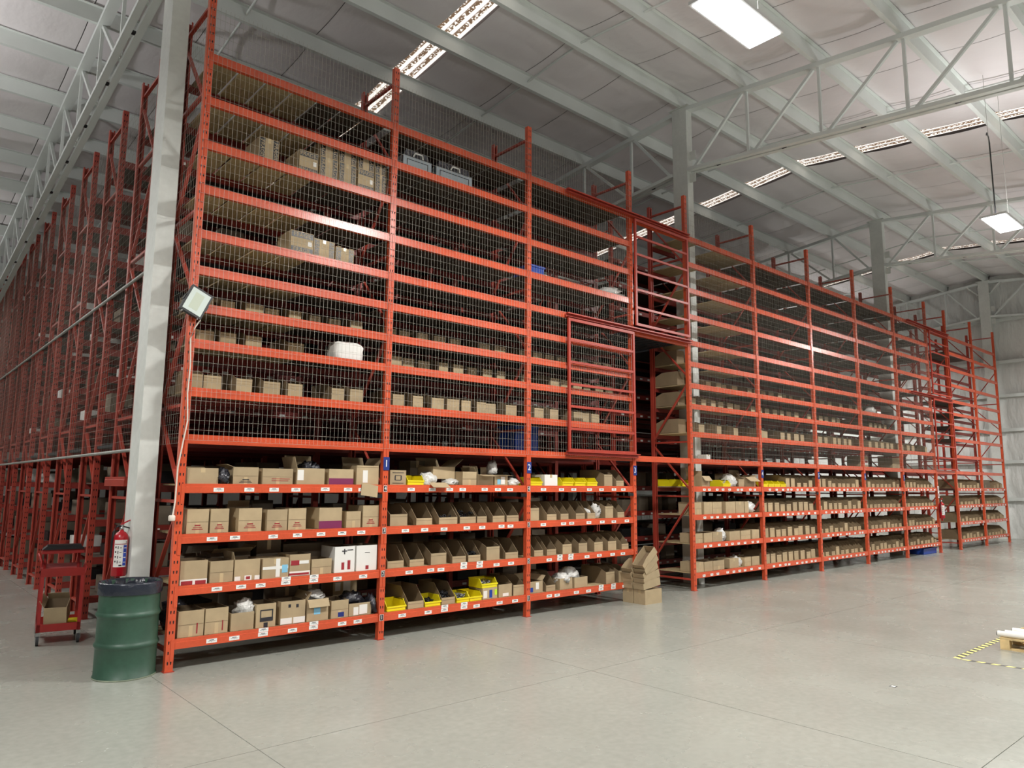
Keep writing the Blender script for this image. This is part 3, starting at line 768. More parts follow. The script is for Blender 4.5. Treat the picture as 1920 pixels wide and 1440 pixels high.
# second bay
carton(2.665, YF, LV[3], .245, .32, .19, 'cardboard box with a round black emblem, fourth shelf next to plate 1', marks=[(PR, .3, .7, .3, .34, INK), (PR, .3, .7, .62, .66, INK), (PR, .28, .34, .34, .62, INK), (PR, .66, .72, .34, .62, INK), (PR, .15, .85, .82, .85, INK), (PR, .15, .85, .1, .13, INK)], tape=False)
ybin(2.94, YF, LV[3], .26, 'yellow plastic bin on the fourth shelf, beside the round emblem box', 1.0)
carton(3.45, .20, LV[3] + .085, .40, .34, .17, 'tilted open cardboard box with a raised flap, fourth shelf of second bay', flaps=[('r', 35, .2), ('b', 60, .15)], tape=False, rz=4)
carton(3.86, YF, LV[3], .25, .34, .19, 'taped cardboard box in the middle of the fourth shelf, second bay', marks=[(PR, 0, 1, .44, .46, CARD_IN_SHADED)])
carton(4.13, YF, LV[3], .29, .34, .15, 'low open box with outspread flaps, fourth shelf of second bay', flaps=[('f', -8, .14), ('l', 60, .12), ('b', 75, .14)], tape=False)
carton(4.47, YF + .02, LV[3], .25, .34, .15, 'open box with blue and white labels, fourth shelf of second bay', flaps=[('r', -5, .12), ('b', 85, .12), ('f', -4, .06)], tape=False, marks=[(ST, .2, .45, .1, .6, LBLUE), (ST, .48, .78, .1, .85, PAPER)])
carton(3.3, .55, LV[3], .25, .3, .34, 'tall carton at the back of the fourth shelf, second bay', style='closed', mat=CARD_GREY)
XB = {(1, 2): [(2.68, .27, 1), (3.09, .26, 0), (3.46, .32, 0), (3.82, .29, 0), (4.13, .18, 0), (4.42, .23, 0), (4.69, .24, 0)],
      (1, 1): [(2.66, .25, 0), (3.0, .23, 0), (3.34, .26, 1), (3.70, .24, 0), (3.98, .22, 0), (4.31, .25, 2), (4.67, .25, 0)],
      (2, 2): [(5.17, .18, 2), (5.52, .21, 0), (5.82, .18, 0), (6.17, .21, 0), (6.44, .19, 0), (6.88, .20, 2), (7.19, .18, 0)],
      (2, 1): [(5.25, .19, 0), (5.52, .2, 0), (5.86, .21, 1), (6.23, .2, 1), (6.60, .21, 1), (6.94, .21, 1), (7.29, .18, 0)]}
NB = 0
for (i, lv), rows in XB.items():
    for k, (x, w, v) in enumerate(rows):
        cbin(x, YF, LV[lv], w, v, f'open cardboard bin, {NUM[k]} from barrel on the {where(i, lv)}')
ybin(2.67, YF, LV[0], .29, 'yellow plastic bin next to post one on the lowest shelf')
cbin(2.99, YF, LV[0], .25, 0, 'cardboard bin between two yellow bins on the lowest shelf, second bay')
ybin(3.26, YF, LV[0], .26, 'yellow plastic bin of black parts on the lowest shelf', 1.0)
cbin(3.53, YF, LV[0], .23, 0, 'cardboard bin full of black rings on the lowest shelf, second bay')
ybin(3.79, YF, LV[0], .22, 'yellow plastic bin of shiny parts on the lowest shelf')
ybin(4.015, YF, LV[0], .22, 'empty yellow plastic bin mid shelf, lowest shelf of the second bay')
carton(4.25, YF, LV[0], .27, .32, .155, 'low box with blue and green stickers under a yellow bin, lowest shelf', style='open', tape=False, marks=[(ST, .05, .3, .1, .75, PAPER), (ST, .45, .65, .1, .8, BLUEP), (ST, .82, .98, .3, .8, M('lime_sticker', (190, 230, 40), .5))])
ybin(4.23, YF, LV[0] + .157, .29, 'yellow plastic bin of bolts stacked on a carton, lowest shelf', 1.0)
carton(4.55, YF, LV[0], .25, .34, .18, 'open carton with a white printed label, lowest shelf near post two', tape=False, marks=[(ST, .3, .75, .05, .3, PAPER)])
cbin(4.83, YF, LV[0], .22, 1, 'cardboard bin beside post two on the lowest shelf, second bay')
# third bay
ybin(5.17, YF, LV[3], .25, 'yellow plastic bin next to plate 2 on the fourth shelf')
carton(5.47, YF, LV[3], .28, .3, .17, 'pale paper covered box between yellow bins, fourth shelf', style='closed', mat=PAPER)
for k, x in enumerate((5.86, 6.15, 6.44)): ybin(x, YF, LV[3], .25, f'yellow plastic bin on the fourth shelf of the third bay, {NUM[k]} past the pale box')
cbin(6.86, YF, LV[3], .21, 2, 'tall cardboard bin beyond the yellow bins, fourth shelf of third bay'); cbin(7.17, YF, LV[3], .2, 0, 'cardboard bin next to plate 3, fourth shelf of the third bay')
carton(5.14, YF, LV[0], .29, .34, .17, 'box with a blue dot and a white label, lowest shelf next to post two', tape=False, flaps=[('r', 50, .1), ('b', 90, .1)], marks=[(ST, .02, .3, .1, .5, BLUEP), (ST, .5, .72, .3, .9, PAPER)])
cbin(5.5, YF, LV[0], .2, 0, 'worn cardboard bin by the blue dot box, lowest shelf, third bay')
carton(5.80, YF, LV[0], .28, .34, .17, 'low carton filled with clear film, lowest shelf of the third bay', tape=False)
carton(6.13, YF, LV[0], .30, .34, .16, 'carton wrapped in clear film, lowest shelf of the third bay', tape=False)
cbin(6.88, YF, LV[0], .22, 2, 'cardboard bin past the film wrapped carton, lowest shelf, third bay'); cbin(7.2, YF, LV[0], .2, 2, 'cardboard bin nearest the aisle, lowest shelf, third bay')

# loose hardware in some bins (uncountable)
def rings(n, w, d, h, seed, rr=.022):
    rnd = random.Random(seed); mb = MB()
    for _ in range(n):
        c = Vector((rnd.uniform(rr, w - rr), rnd.uniform(rr, d - rr), rnd.uniform(.01, h)))
        a = Vector((rnd.uniform(-1, 1), rnd.uniform(-1, 1), rnd.uniform(.2, 1))).normalized(); b_ = a.orthogonal().normalized(); e = a.cross(b_)
        pts = [c + (b_ * math.cos(t) + e * math.sin(t)) * rr for t in [k * math.pi / 4 for k in range(9)]]
        mb.tube(pts, rr * .28, 5)
    return mb
for x, lv, w, seed, mt, hb, lab in [(3.84, 2, .25, 1, HARD, .16, 'heap of black rings in a bin on the third shelf, second bay'), (3.48, 2, .28, 2, HARD, .10, 'heap of dark clamps in a bin on the third shelf, second bay'),
                                (3.54, 0, .21, 3, HARD, .15, 'heap of black rings in a bin on the lowest shelf, second bay'), (4.0, 1, .18, 4, HARD, .12, 'heap of small dark parts on the second shelf, second bay'),
                                (3.28, 0, .22, 5, HARD, .07, 'heap of black parts in a yellow bin, lowest shelf'), (3.81, 0, .19, 6, HARDL, .09, 'heap of shiny parts in a yellow bin, lowest shelf'),
                                (4.25, 0, .25, 7, HARDL, .0, 'heap of bolts in the stacked yellow bin, lowest shelf'), (3.02, 1, .18, 8, HARD, .06, 'heap of small grey parts in the second bin, second shelf')]:
    zz = LV[lv] + (.165 if hb == 0 else .006)
    o = put('loose_hardware', (rings(46, w, .24, hb or .07, seed), mt), None, (x, YF + .03, zz)); tag(o, lab, 'hardware', None, 'stuff')

# first bay past the aisle (idx 4)
x4 = {0: [(9.43, 9.68), (9.70, 9.98), (10.0, 10.38), (10.57, 10.9), (11.12, 11.36), (11.4, 11.69)], 1: [(9.44, 9.67), (9.72, 10.0), (10.02, 10.34), (10.6, 10.98), (11.02, 11.38), (11.44, 11.72)],
      2: [(9.42, 9.66), (9.75, 10.02), (10.04, 10.35), (10.5, 10.85), (10.87, 11.17), (11.2, 11.35)]}
for lv, rows in x4.items():
    for k, (a, b) in enumerate(rows):
        carton(a, YF, LV[lv], b - a, .36, .18 + .05 * (lv == 2), f'plain cardboard box, {NUM[k]} from aisle, {where(4, lv)}', style='closed' if (k + lv) % 3 == 0 else 'open', tape=(k % 2 == 0))
carton(9.70, YF, LV[3], .26, .36, .2, 'box with a flap folded forward, fourth shelf just past the aisle', flaps=[('f', -50, .12), ('l', 100, .1), ('b', 80, .15)], tape=False)
ybin(10.42, YF, LV[3], .28, 'yellow plastic bin between flapped boxes, fourth shelf past the aisle')
cbin(11.0, YF, LV[3], .22, 1, 'cardboard bin on the fourth shelf, first bay past the aisle')
carton(11.25, YF, LV[3], .40, .36, .2, 'open box with torn outspread flaps, fourth shelf past the aisle', flaps=[('f', -35, .16), ('r', 20, .12), ('b', 75, .15)], tape=False)
for k, y in enumerate((.3, .58)): ybin(9.40, y, LV[3], .25, ['yellow plastic bin at the aisle end of the fourth shelf, in front', 'yellow plastic bin at the aisle end of the fourth shelf, behind'][k])
for k, lv in enumerate((5, 6, 7, 8)):
    cbin(9.62, .9, LV[lv], .24, 2, f'cardboard bin seen from its side at the aisle end, {ORD[lv]} shelf up', math.pi, 1.0)
# bays 5..8 and 10, 11: rows of bins
for i in (5, 6, 7, 8, 10, 11):
    n = 9 if i < 9 else 7
    for lv in range(4):
        yb = {}
        if i == 5 and lv == 3: yb = {0, 1, 2, 3}
        if (i, lv) == (11, 3):
            carton(XP[i] + .2, .1, LV[3], .9, .4, .26, 'dark grey open box on the fourth shelf of the last bay', mat=CARD_GREY); rng = range(4, 7)
        else: rng = range(n)
        for k in rng:
            w = (B - .2) / n
            x = XP[i] + .12 + k * w + random.uniform(-.01, .01)
            if k in yb:
                ybin(x, YF, LV[lv], w * .92, f'yellow plastic bin, {NUM[k]} from aisle, {where(i, lv)}')
            else:
                cbin(x, YF + random.uniform(0, .03), LV[lv], w * (.74 if i == 5 and lv < 3 else .66), random.choice((1, 2, 2)) if i == 5 and lv < 3 else random.choice((0, 0, 0, 1, 2)) if i < 7 else random.choice((0, 0, 0, 1)), f'cardboard bin, {NUM[k]} from barrel end, {where(i, lv)}')
    if i == 5:
        for k, (x, lbl) in enumerate(((XP[5] + 1.25, 'nearer'), (XP[5] + 1.8, 'farther'))): pass
# upper shelves of the caged bays: small open cartons
UP = {(0, 5): [(.12, .25), (.26, .46), (.63, .82), (.96, 1.17), (1.26, 1.45), (1.85, 2.03), (2.07, 2.26)], (1, 5): [(2.75, 2.93), (3.05, 3.22), (3.38, 3.59), (3.61, 3.83), (3.87, 4.04), (4.16, 4.34), (4.38, 4.58), (4.73, 4.95)],
      (2, 5): [(5.34, 5.54), (5.66, 5.85), (6.23, 6.45), (6.48, 6.66), (6.71, 6.91)]}
rnd = random.Random(5)
for i in (0, 1, 2, 4, 5, 6, 7, 8):
    for lv in (5, 6, 7):
        if i == 8 and lv > 5: continue
        rows = UP.get((i, lv))
        if rows is None:
            n = 8 if i < 3 else 7
            rows = []
            for k in range(n):
                if rnd.random() < .14: continue
                a = XP[i] + .16 + k * (B - .25) / n + rnd.uniform(0, .04)
                if i == 4 and a < 9.7: continue
                rows.append((a, a + rnd.uniform(.16, .22)))
        rows = [r for r in rows if not (i == 0 and lv == 6 and r[1] > 1.75)]
        for k, (a, b) in enumerate(rows):
            cbin(a, {5: .12, 6: .26, 7: .34}[lv] + rnd.uniform(0, .08), LV[lv], b - a, 2, f'carton behind mesh, {NUM[k]} from barrel end, {where(i, lv)}', 0, .9, 'open cartons on the caged shelves')
# fragile cartons
TXT = text_mesh('FRAGIL', .072, CARD)
def fragile(x, y, z, w, d, h, label, vert=True):
    t = thing('fragile_carton', label, 'box', (x, y, z), None, 'cartons printed FRAGIL')
    put('body', (MB().box(0, 0, 0, w, d, h), CARD), t)
    put('tape_strip', (MB().box(w / 2 - .02, -.0006, h * .8, w / 2 + .02, d, h + .0008), TAPE), t)
    if vert:
        for xx, rr in ((.04, -90), (w - .04, -90)):
            b_ = put('printed_band', (MB().box(xx - .032, -.0015, .008, xx + .032, -.0002, h - .008), BLACK), t)
            put('lettering', TXT, b_, (xx, -.0025, h / 2), (R_(90), R_(rr) * -1, 0))
    else:
        for zz in (.045, h - .045):
            b_ = put('printed_band', (MB().box(.006, -.0015, zz - .036, w - .006, -.0002, zz + .036), BLACK), t)
            put('lettering', TXT, b_, (w / 2, -.0025, zz), FACE)
        put('sticker', (MB().box(w * .75, -.0018, h * .4, w * .92, -.0003, h * .6), PAPER), t)
fx = [(.71, .96, True), (1.23, 1.48, False), (1.51, 1.76, True), (1.78, 2.03, True), (2.06, 2.30, False), (2.32, 2.55 - .05, True)]
for k, (a, b, v) in enumerate(fx):
    fragile(a, .10, LV[11], b - a, .42, .30, f'carton with black FRAGIL bands on the twelfth shelf, {NUM[k]} from corner, lower one', v)
    if k >= 2: fragile(a, .11, LV[11] + .301, b - a, .42, .12 if k == 99 else .20, f'carton with black FRAGIL bands stacked on the {NUM[k]} one, twelfth shelf', True)
for k, (a, b, v) in enumerate([(1.16, 1.46, False), (1.47, 1.75, True), (1.77, 2.03, True)]):
    fragile(a, .08, LV[9], b - a, .4, .28 - .04 * k, f'carton with black FRAGIL bands on the tenth shelf, {NUM[k]} from the corner', v)
# silver cases in film
for k, (a, b) in enumerate(((2.77, 3.25), (3.34, 4.0))):
    t = thing('equipment_case', ['smaller silver case wrapped in film on the thirteenth shelf, second bay', 'larger silver case wrapped in film on the thirteenth shelf, second bay'][k], 'case', (a, .12, LV[12]))
    w = b - a
    put('shell', (MB().box(0, 0, 0, w, .4, .20), SILVER), t); put('lid', (MB().ext([(.02, .20), (w - .02, .20), (w - .06, .30), (.06, .30)], 'y', .02, .38), DARKBAG), t)
    put('seam', (MB().box(-.002, -.003, .195, w + .002, 0, .205), BLACK), t)
    for xx in (.06, w - .07): put('inset_groove', (MB().box(xx, -.003, .0, xx + .01, 0, .15), BLACK), t)
    put('inset_groove', (MB().box(.06, -.003, .145, w - .06, 0, .155), BLACK), t)
    put('handle', (MB().tube([(w / 2 - .08, -.01, .2), (w / 2 - .06, -.03, .25), (w / 2 + .06, -.03, .25), (w / 2 + .08, -.01, .2)], .012, 6), CLEAR), t)
def tote(x, y, z, w, d, h, label):
    mb = MB(); t = .006
    mb.box(0, 0, 0, w, d, t); mb.box(0, 0, 0, w, t, h); mb.box(0, d - t, 0, w, d, h); mb.box(0, t, 0, t, d - t, h); mb.box(w - t, t, 0, w, d - t, h)
    mb.box(-.015, -.015, h - .03, w + .015, 0, h); mb.box(-.015, d, h - .03, w + .015, d + .015, h); mb.box(-.015, 0, h - .03, 0, d, h); mb.box(w, 0, h - .03, w + .015, d, h)
    o = put('plastic_tote', (mb, BLUEP), None, (x, y, z)); tag(o, label, 'tote', 'blue plastic totes')
tote(5.17, .08, LV[10], .31, .4, .15, 'blue plastic tote on the eleventh shelf, next to post two')
tote(5.2, .45, LV[4], .5, .4, .42, 'blue plastic tote at the back of the fifth shelf, third bay')
tote(20.75, .1, .0, 1.0, .6, .17, 'flat blue plastic tote on the floor under the fifth bay past the aisle')
carton(10.02, .15, LV[4], .14, .2, .1, 'small white box on the fifth shelf past the aisle', mat=PAPER, style='closed')
carton(17.35, .3, LV[4], .5, .35, .3, 'carton with a red mark on the fifth shelf, fourth bay past the aisle', style='closed', marks=[(ST, .55, .95, .2, .7, PAPER), (PR, .6, .9, .4, .6, REDINK)])
carton(19.45, .3, LV[4], .7, .4, .36, 'carton with a white lid on the fifth shelf, fifth bay past the aisle', style='closed', marks=[(ST, 0, 1, .9, 1, PAPER)])

# stock on rear rows, dim, seen through the frames
rnd = random.Random(9)
SB = [carton_body(.34, .4, .24, 'closed').mesh('stock_box', CARD_GREY), carton_body(.3, .4, .3, 'open').mesh('stock_box', [CARD_GREY, CARD_IN_SHADED]), carton_body(.4, .4, .18, 'closed').mesh('stock_box', PAPER), carton_body(.42, .4, .16, 'closed').mesh('stock_box', BLACK)]
SBD = ['closed greyish carton', 'open greyish carton', 'flat white carton', 'flat black case']
for r in range(1, 11):
    for lv in (0, 1, 2, 3) + ((5, 6, 8, 10) if r < 7 else ()):
        x = .16
        for k in range(3 if lv < 4 else 2):
            v = rnd.choice((0, 0, 1, 1, 2, 3)); x += rnd.uniform(0, .2)
            o = put('stock_box', SB[v], None, (x, r * PITCH + .06 + rnd.uniform(0, .1), LV[lv])); x += .44
            tag(o, f'{SBD[v]}, {NUM[k]} from the passage, {ORD[lv]} shelf, {NUM[r]} rack row', 'box', 'stock boxes on the rear rows')
for i in (0, 1, 2, 4, 5, 6):
    for lv in (0, 1, 2, 3):
        x = XP[i] + (1.55 if i == 0 else .2)
        for k in range(2 if i == 0 else 4):
            v = rnd.choice((0, 1, 1, 3)); x += rnd.uniform(0, .16)
            if x > XP[i] + B - .45: break
            o = put('stock_box', SB[v], None, (x, PITCH + .06, LV[lv])); x += .45
            tag(o, f'{SBD[v]}, {NUM[k]} on {ORD[lv]} shelf behind the {BAY[i]}', 'box', 'stock boxes on the rear rows')

# ------------------------------------------------------------------ barrel with liner
t = thing('steel_drum', 'green steel drum with a black liner, used as bin beside the corner post', 'barrel', (-.33, .19, 0))
t.scale = (1, 1, 1.055)
r = .285
prof = [(0, .004), (r - .012, .004), (r, 0), (r + .008, .004), (r + .008, .016), (r, .022)]
for hz in (.305, .585):
    prof += [(r, hz - .035), (r + .006, hz - .022), (r + .016, hz - .008), (r + .016, hz + .008), (r + .006, hz + .022), (r, hz + .035)]
prof += [(r, .855), (r + .006, .862), (r + .006, .874), (r - .006, .876), (r - .01, .865), (r - .01, .03), (0, .03)]
put('body', (MB().lathe(prof, 64), GREEN), t)
put('bottom_rim', (MB().lathe([(r + .009, .0), (r + .012, .006), (r + .009, .014), (r + .0085, .0)], 64), GREENRIM), t)
lm = MB(); n = 72; rows = []
for kk, (rr, zz, am) in enumerate([(r + .014, .775, .002), (r + .016, .80, .001), (r + .016, .87, .001), (r + .010, .888, .002), (r - .005, .886, .004), (r - .022, .84, .010), (r - .045, .72, .018), (r - .07, .5, .025), (r - .12, .3, .03), (.0, .26, 0)]):
    rows.append([(rr_ * math.cos(a), rr_ * math.sin(a), zz + (am * 1.2 * math.sin(a * 3 + 1) if kk < 1 else 0)) for a, rr_ in [(2 * math.pi * k / n, max(0, rr + am * math.sin(k * 2.3) + am * math.sin(k * .9))) for k in range(n)]])
lm.add([p for q in rows for p in q], [(i * n + k, i * n + (k + 1) % n, (i + 1) * n + (k + 1) % n, (i + 1) * n + k) for i in range(len(rows) - 1) for k in range(n)], 0, True)
put('bin_liner', (lm, LINER), t)

# ------------------------------------------------------------------ fire extinguishers
def extinguisher(x, y, z, label, face, s=1.0):
    t = thing('fire_extinguisher', label, 'fire extinguisher', (x, y, z), (0, 0, R_(face)), 'fire extinguishers')
    t.scale = (s, s, s)
    put('cylinder', (MB().lathe([(0, 0), (.068, .0), (.075, .01), (.075, .40), (.066, .435), (.045, .462), (.024, .474), (.02, .49), (0, .49)], 32), RED), t)
    put('valve', (MB().lathe([(0, .488), (.022, .488), (.022, .515), (.014, .52), (.014, .545), (0, .545)], 16), CHROME), t)
    put('handle', (MB().bar((-.015, 0, .545), (.105, 0, .60), .022, .010), RED), t); put('lever', (MB().bar((-.005, 0, .53), (.10, 0, .50), .022, .012), BLACK), t)
    put('hose', (MB().tube([(-.01, 0, .53), (-.06, -.01, .53), (-.092, -.01, .47), (-.094, 0, .36), (-.092, .01, .2)], .011, 8), BLACK), t)
    put('foot_bracket', (MB().box(-.03, -.02, -.07, .0, .02, .0), RED), t)
    lb = MB(); rr = .0758
    def patch(a0, a1, z0, z1, mi, r_):
        N = 8; v = []
        for k in range(N + 1):
            a = R_(a0 + (a1 - a0) * k / N); v += [(r_ * math.cos(a), r_ * math.sin(a), z0), (r_ * math.cos(a), r_ * math.sin(a), z1)]
        lb.add(v, [(2 * k, 2 * k + 2, 2 * k + 3, 2 * k + 1) for k in range(N)], mi, True)
    patch(195, 300, .10, .385, 0, rr)
    patch(268, 296, .115, .33, 1, rr + .0005); patch(200, 296, .338, .345, 2, rr + .0005)
    for k, zz in enumerate((.30, .25, .20, .15)):
        patch(206, 216, zz, zz + .018, 3, rr + .0005); patch(226, 232, zz - .01, zz + .02, 3, rr + .0005); patch(240, 256, zz, zz + .006, 3, rr + .0005)
        patch(272, 292, zz - .004, zz + .004, 0, rr + .001)
    patch(240, 262, .11, .125, 3, rr + .0005); patch(286, 291, .352, .372, 3, rr + .0005)
    put('label', (lb, [PAPER, M('label_blue', (40, 70, 170), .4), REDINK, INK]), t)
extinguisher(-.352, .62, .94, 'red fire extinguisher hung on the white column above the green drum', 12)
extinguisher(21.86, -.09, 1.02, 'red fire extinguisher hung at the second aisle post', 0, 1.0)
o = put('wall_sign', (MB().box(0, -.003, 0, .1, 0, .36, 0).box(.02, -.004, .04, .08, -.002, .14, 1).box(.03, -.004, .2, .07, -.002, .32, 1), [PAPER, REDINK]), None, (XP[9] - .02, -.014, 1.62)); tag(o, 'narrow white sign with red marks above the far extinguisher', 'sign')

# ------------------------------------------------------------------ red service cart
t = thing('service_cart', 'red steel service cart with a black tray on its raised shelf', 'cart', (-.80, 2.27, 0), (0, 0, R_(-8)))
CW, CD = .46, .62
for x in (0, CW - .04):
    for y in (0, CD - .04):
        put('leg', (MB().box(x, y, .15, x + .04, y + .004, .82).box(x if x == 0 else x + .036, y, .15, x + .004 if x == 0 else x + .04, y + .04, .82), REDCART), t)
        w = put('caster', (MB().box(x + .0, y + .0, .11, x + .045, y + .05, .155).box(x - .002, y + .01, .05, x + .003, y + .035, .11).box(x + .042, y + .01, .05, x + .047, y + .035, .11), CHROME), t)
        put('wheel', (MB().tube([(x + .008, y + .022, .058), (x + .038, y + .022, .058)], .058, 16), RUBBER), w)
def tray(z, h, fl_):
    mb = MB(); t_ = .004
    mb.box(0, 0, z, CW, CD, z + t_)
    for a, b_ in (((0, 0), (CW, 0)), ((CW, 0), (CW, CD)), ((CW, CD), (0, CD)), ((0, CD), (0, 0))):
        nx, ny = (b_[1] - a[1]), -(b_[0] - a[0]); l = math.hypot(nx, ny); nx, ny = nx / l * fl_, ny / l * fl_
        mb.add([(a[0], a[1], z), (b_[0], b_[1], z), (b_[0] + nx, b_[1] + ny, z + h), (a[0] + nx, a[1] + ny, z + h)], [(0, 1, 2, 3)])
    return mb
put('lower_shelf', (tray(.155, .09, .0), REDCART), t); put('upper_tray', (tray(.80, .10, .025), REDCART), t)
for x in (.03, CW - .06): put('rear_post', (MB().box(x, CD - .03, .82, x + .03, CD, 1.12), REDCART), t)
put('raised_shelf', (MB().box(-.0, CD - .22, 1.04, CW, CD + .02, 1.09), REDCART), t)
put('push_handle', (MB().tube([(0, CD - .05, .95), (-.03, CD - .2, 1.04), (-.03, CD - .38, 1.06), (0, CD - .44, .98), (0, CD - .44, .90)], .014, 8), REDCART), t)
o = put('black_tray', (MB().ext([(.0, 0), (.46, 0), (.42, .045), (.05, .045)], 'y', 0, .24).box(.05, .02, .045, .42, .22, .055), BLACK), None, (-.745, 2.64, 1.092), (0, 0, R_(-8))); tag(o, 'black plastic tray lying on the raised shelf of the red cart', 'tray')
carton(-.72, 2.32, .225, .24, .26, .22, 'open cardboard box lying tilted on the lower shelf of the red cart', tape=False, tilt=18, rz=-18, flaps=[('b', 120, .12), ('l', 60, .1)], group=None)
o = put('yellow_packet', (MB().box(0, 0, 0, .14, .2, .07, 0).box(.02, -.002, .02, .12, 0, .05, 1), [YELLOW, BLACK]), None, (-.46, 2.46, .165), (0, 0, R_(-14))); tag(o, 'yellow and black packet on the lower shelf of the red cart', 'packet')
o = put('paper_sheet', (MB().box(0, 0, 0, .2, .14, .003), PAPER), None, (-.50, 2.30, .162), (0, 0, R_(10))); tag(o, 'creased paper sheet on the lower shelf of the red cart', 'paper')

# ------------------------------------------------------------------ floodlight on the corner post
t = thing('floodlight', 'black framed LED floodlight tilted on the corner post', 'lamp', (.045, -.10, 3.90), (R_(-6), R_(25), 0))
put('housing', (MB().box(-.125, .0, -.16, .125, .05, .16), BLACK), t)
put('glass', (MB().box(-.105, -.003, -.137, .105, .0005, .137), GLASS), t); put('reflector', (MB().box(-.055, -.0042, -.10, .045, -.0028, .10), M('led_board', (190, 198, 180), .5)), t)
put('bracket', (MB().box(-.10, .05, -.012, .10, .085, .012).box(-.135, .01, -.03, -.125, .085, .03).box(.125, .01, -.03, .135, .085, .03), BLACK), t)
for x in (-.09, .09): put('screw', (MB().tube([(x, -.002, -.172), (x, .03, -.172)], .006, 6), CHROME), t)
o = put('power_cord', (MB().tube([(.11, -.05, 3.72), (.06, -.03, 3.62), (.03, -.022, 3.5), (.045, -.022, 3.2), (.035, -.022, 2.9), (.055, -.022, 2.6), (.02, -.022, 2.35), (-.01, -.015, 2.1), (-.012, -.012, 1.75), (-.03, -.02, 1.6)], .008, 6), CABLEW)); tag(o, 'white power cord running down the corner post from the floodlight', 'cord')
o = put('plug_socket', (MB().lathe([(0, 0), (.03, 0), (.034, .01), (.034, .05), (.025, .06), (0, .06)], 14), CABLEW), None, (-.04, -.03, 1.54)); tag(o, 'white plug socket dangling at the end of the cord', 'socket')

# ------------------------------------------------------------------ stack of empty bins on the floor at the aisle
BS = bin_mesh(.24, .42, .25, .19).mesh('empty_bin', [CARD, CARD_IN_SHADED, CARD])
def floor_bin(x, y, z, rx_, rz_, label, s=(1, 1, 1)):
    o = put('empty_bin', BS, None, (x, y, z), (R_(rx_), 0, R_(rz_)), s); tag(o, label, 'storage bin', 'empty bins stacked by the aisle')
BASE = 'empty bins stacked by the aisle'
carton(7.29, -.195, 0, .235, .44, .235, 'cardboard box at the foot of the front bin stack by the aisle', style='closed', rz=-90, tape=False, group=BASE)
carton(7.29, .045, 0, .225, .42, .235, 'cardboard box at the foot of the rear bin stack by the aisle', style='closed', rz=-90, tape=False, group=BASE)
for k in range(5): floor_bin(7.27 + .012 * k + (k % 2) * .014, -.195 + (k % 3 - 1) * .008, .240 + .08 * k, 8 + 8 * k, -90 + (k * 37 % 7 - 3), f'empty cardboard bin in the front leaning stack, {NUM[k]} from below', (.95, 1, .5))
for k in range(4): floor_bin(7.27 + (k % 2) * .016, .045 + (k % 3 - 1) * .006, .238 + .08 * k, 6 + 7 * k, -90 + (k * 23 % 5 - 2), f'empty cardboard bin in the rear leaning stack, {NUM[k]} from below', (.91, .95, .5))

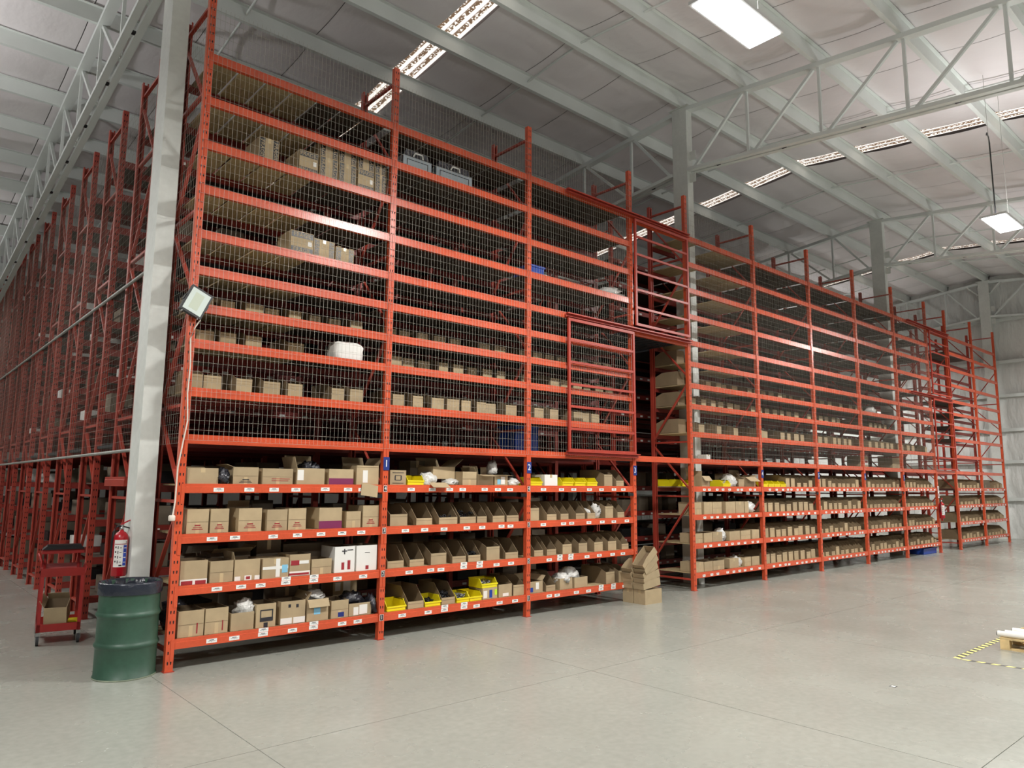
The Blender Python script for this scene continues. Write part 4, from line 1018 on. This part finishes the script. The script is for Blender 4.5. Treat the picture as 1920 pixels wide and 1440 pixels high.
# ------------------------------------------------------------------ pallet with rolls, hazard tape, floor marker
t = thing('wooden_pallet', 'wooden pallet on the floor at the picture edge, rolls on top', 'pallet', (8.05, -5.24, 0), (0, 0, R_(-90)))
PWD, PLN = 1.0, 1.2
for k in range(7): put('deck_plank', (MB().box(0, 0, .118, PLN, .1, .138), PALLETWOOD), t, (0, k * .15, 0))
for y in (0, .45, .9): put('bottom_plank', (MB().box(0, y, 0, PLN, y + .1, .02), PALLETWOOD), t)
for x in (0, PLN / 2 - .05, PLN - .1):
    put('bearer', (MB().box(x, 0, .098, x + .1, PWD, .118), PALLETWOOD), t)
    for y in (0, .45, .9): put('block', (MB().box(x, y, .02, x + .1, y + .1, .098), PALLETWOOD), t)
for k, (y, z, rr) in enumerate(((.06, .138, .035), (.17, .138, .035), (.29, .138, .045), (.62, .138, .05))):
    o = thing('banner_roll', ['thick white roll on the pallet edge facing the racks', 'white roll second from that edge, on the pallet', 'white roll with a sheet over it, third on the pallet', 'white and black roll at the back of the pallet'][k], 'roll', (8.05 + y, -5.24 + .03 - .05 * k, z + rr), (0, 0, R_(-90)), 'white rolls on the pallet')
    put('tube', (MB().tube([(0, 0, 0), (1.3, 0, 0)], rr, 16), PAPER), o); put('core', (MB().tube([(-.01, 0, 0), (.05, 0, 0)], rr * .72, 12), BLACK), o)
def hazard(x0, y0, x1, y1, w, label):
    d = Vector((x1 - x0, y1 - y0)); L = d.length; d /= L; nrm = Vector((-d.y, d.x)) * w
    mb = MB(); n = int(L / .07)
    for k in range(n):
        a = Vector((x0, y0)) + d * (L * k / n); b_ = Vector((x0, y0)) + d * (L * (k + 1) / n); s = d * .025
        mb.add([(a.x, a.y, .0012), (b_.x, b_.y, .0012), (b_.x + nrm.x + s.x, b_.y + nrm.y + s.y, .0012), (a.x + nrm.x + s.x, a.y + nrm.y + s.y, .0012)], [(0, 1, 2, 3)], k % 2)
    o = put('hazard_tape', (mb, [HAZY, HAZK])); tag(o, label, 'floor tape', 'hazard tape around the pallet')
hazard(7.08, -5.10, 10.2, -5.08, .075, 'yellow and black floor tape running behind the pallet')
hazard(7.12, -5.70, 7.10, -5.10, .05, 'yellow and black floor tape at the near short side of the pallet') if False else hazard(7.06, -5.12, 7.16, -6.9, .05, 'yellow and black floor tape running towards the camera before the pallet')
o = put('floor_marker', (MB().box(-.03, -.03, 0, .03, .03, .0012, 0).box(-.02, -.02, .001, .02, .02, .0018, 1), [INK, PAPER]), None, (5.285, -5.077, 0)); tag(o, 'tiny square floor marker with a dark border', 'floor marker')
# cable heap by the end column
pts = []
for k in range(90):
    a = k * .42; rr = .16 + .05 * math.sin(k * .7)
    pts.append((31.0 - .5 + rr * math.cos(a) * 1.2, -.35 + rr * math.sin(a), .02 + .0016 * k + .01 * math.sin(k)))
o = put('cable_coil', (MB().tube(pts, .018, 6), BLACK)); tag(o, 'black cable heap on the floor at the foot of the end wall column', 'cable')
o = put('rubber_hose', (MB().tube([(30.2, -.5, .012), (29.8, -.9, .012), (29.9, -1.6, .012), (30.3, -2.6, .012)], .012, 6), BLACK)); tag(o, 'black hose trailing from the cable heap across the floor', 'hose')
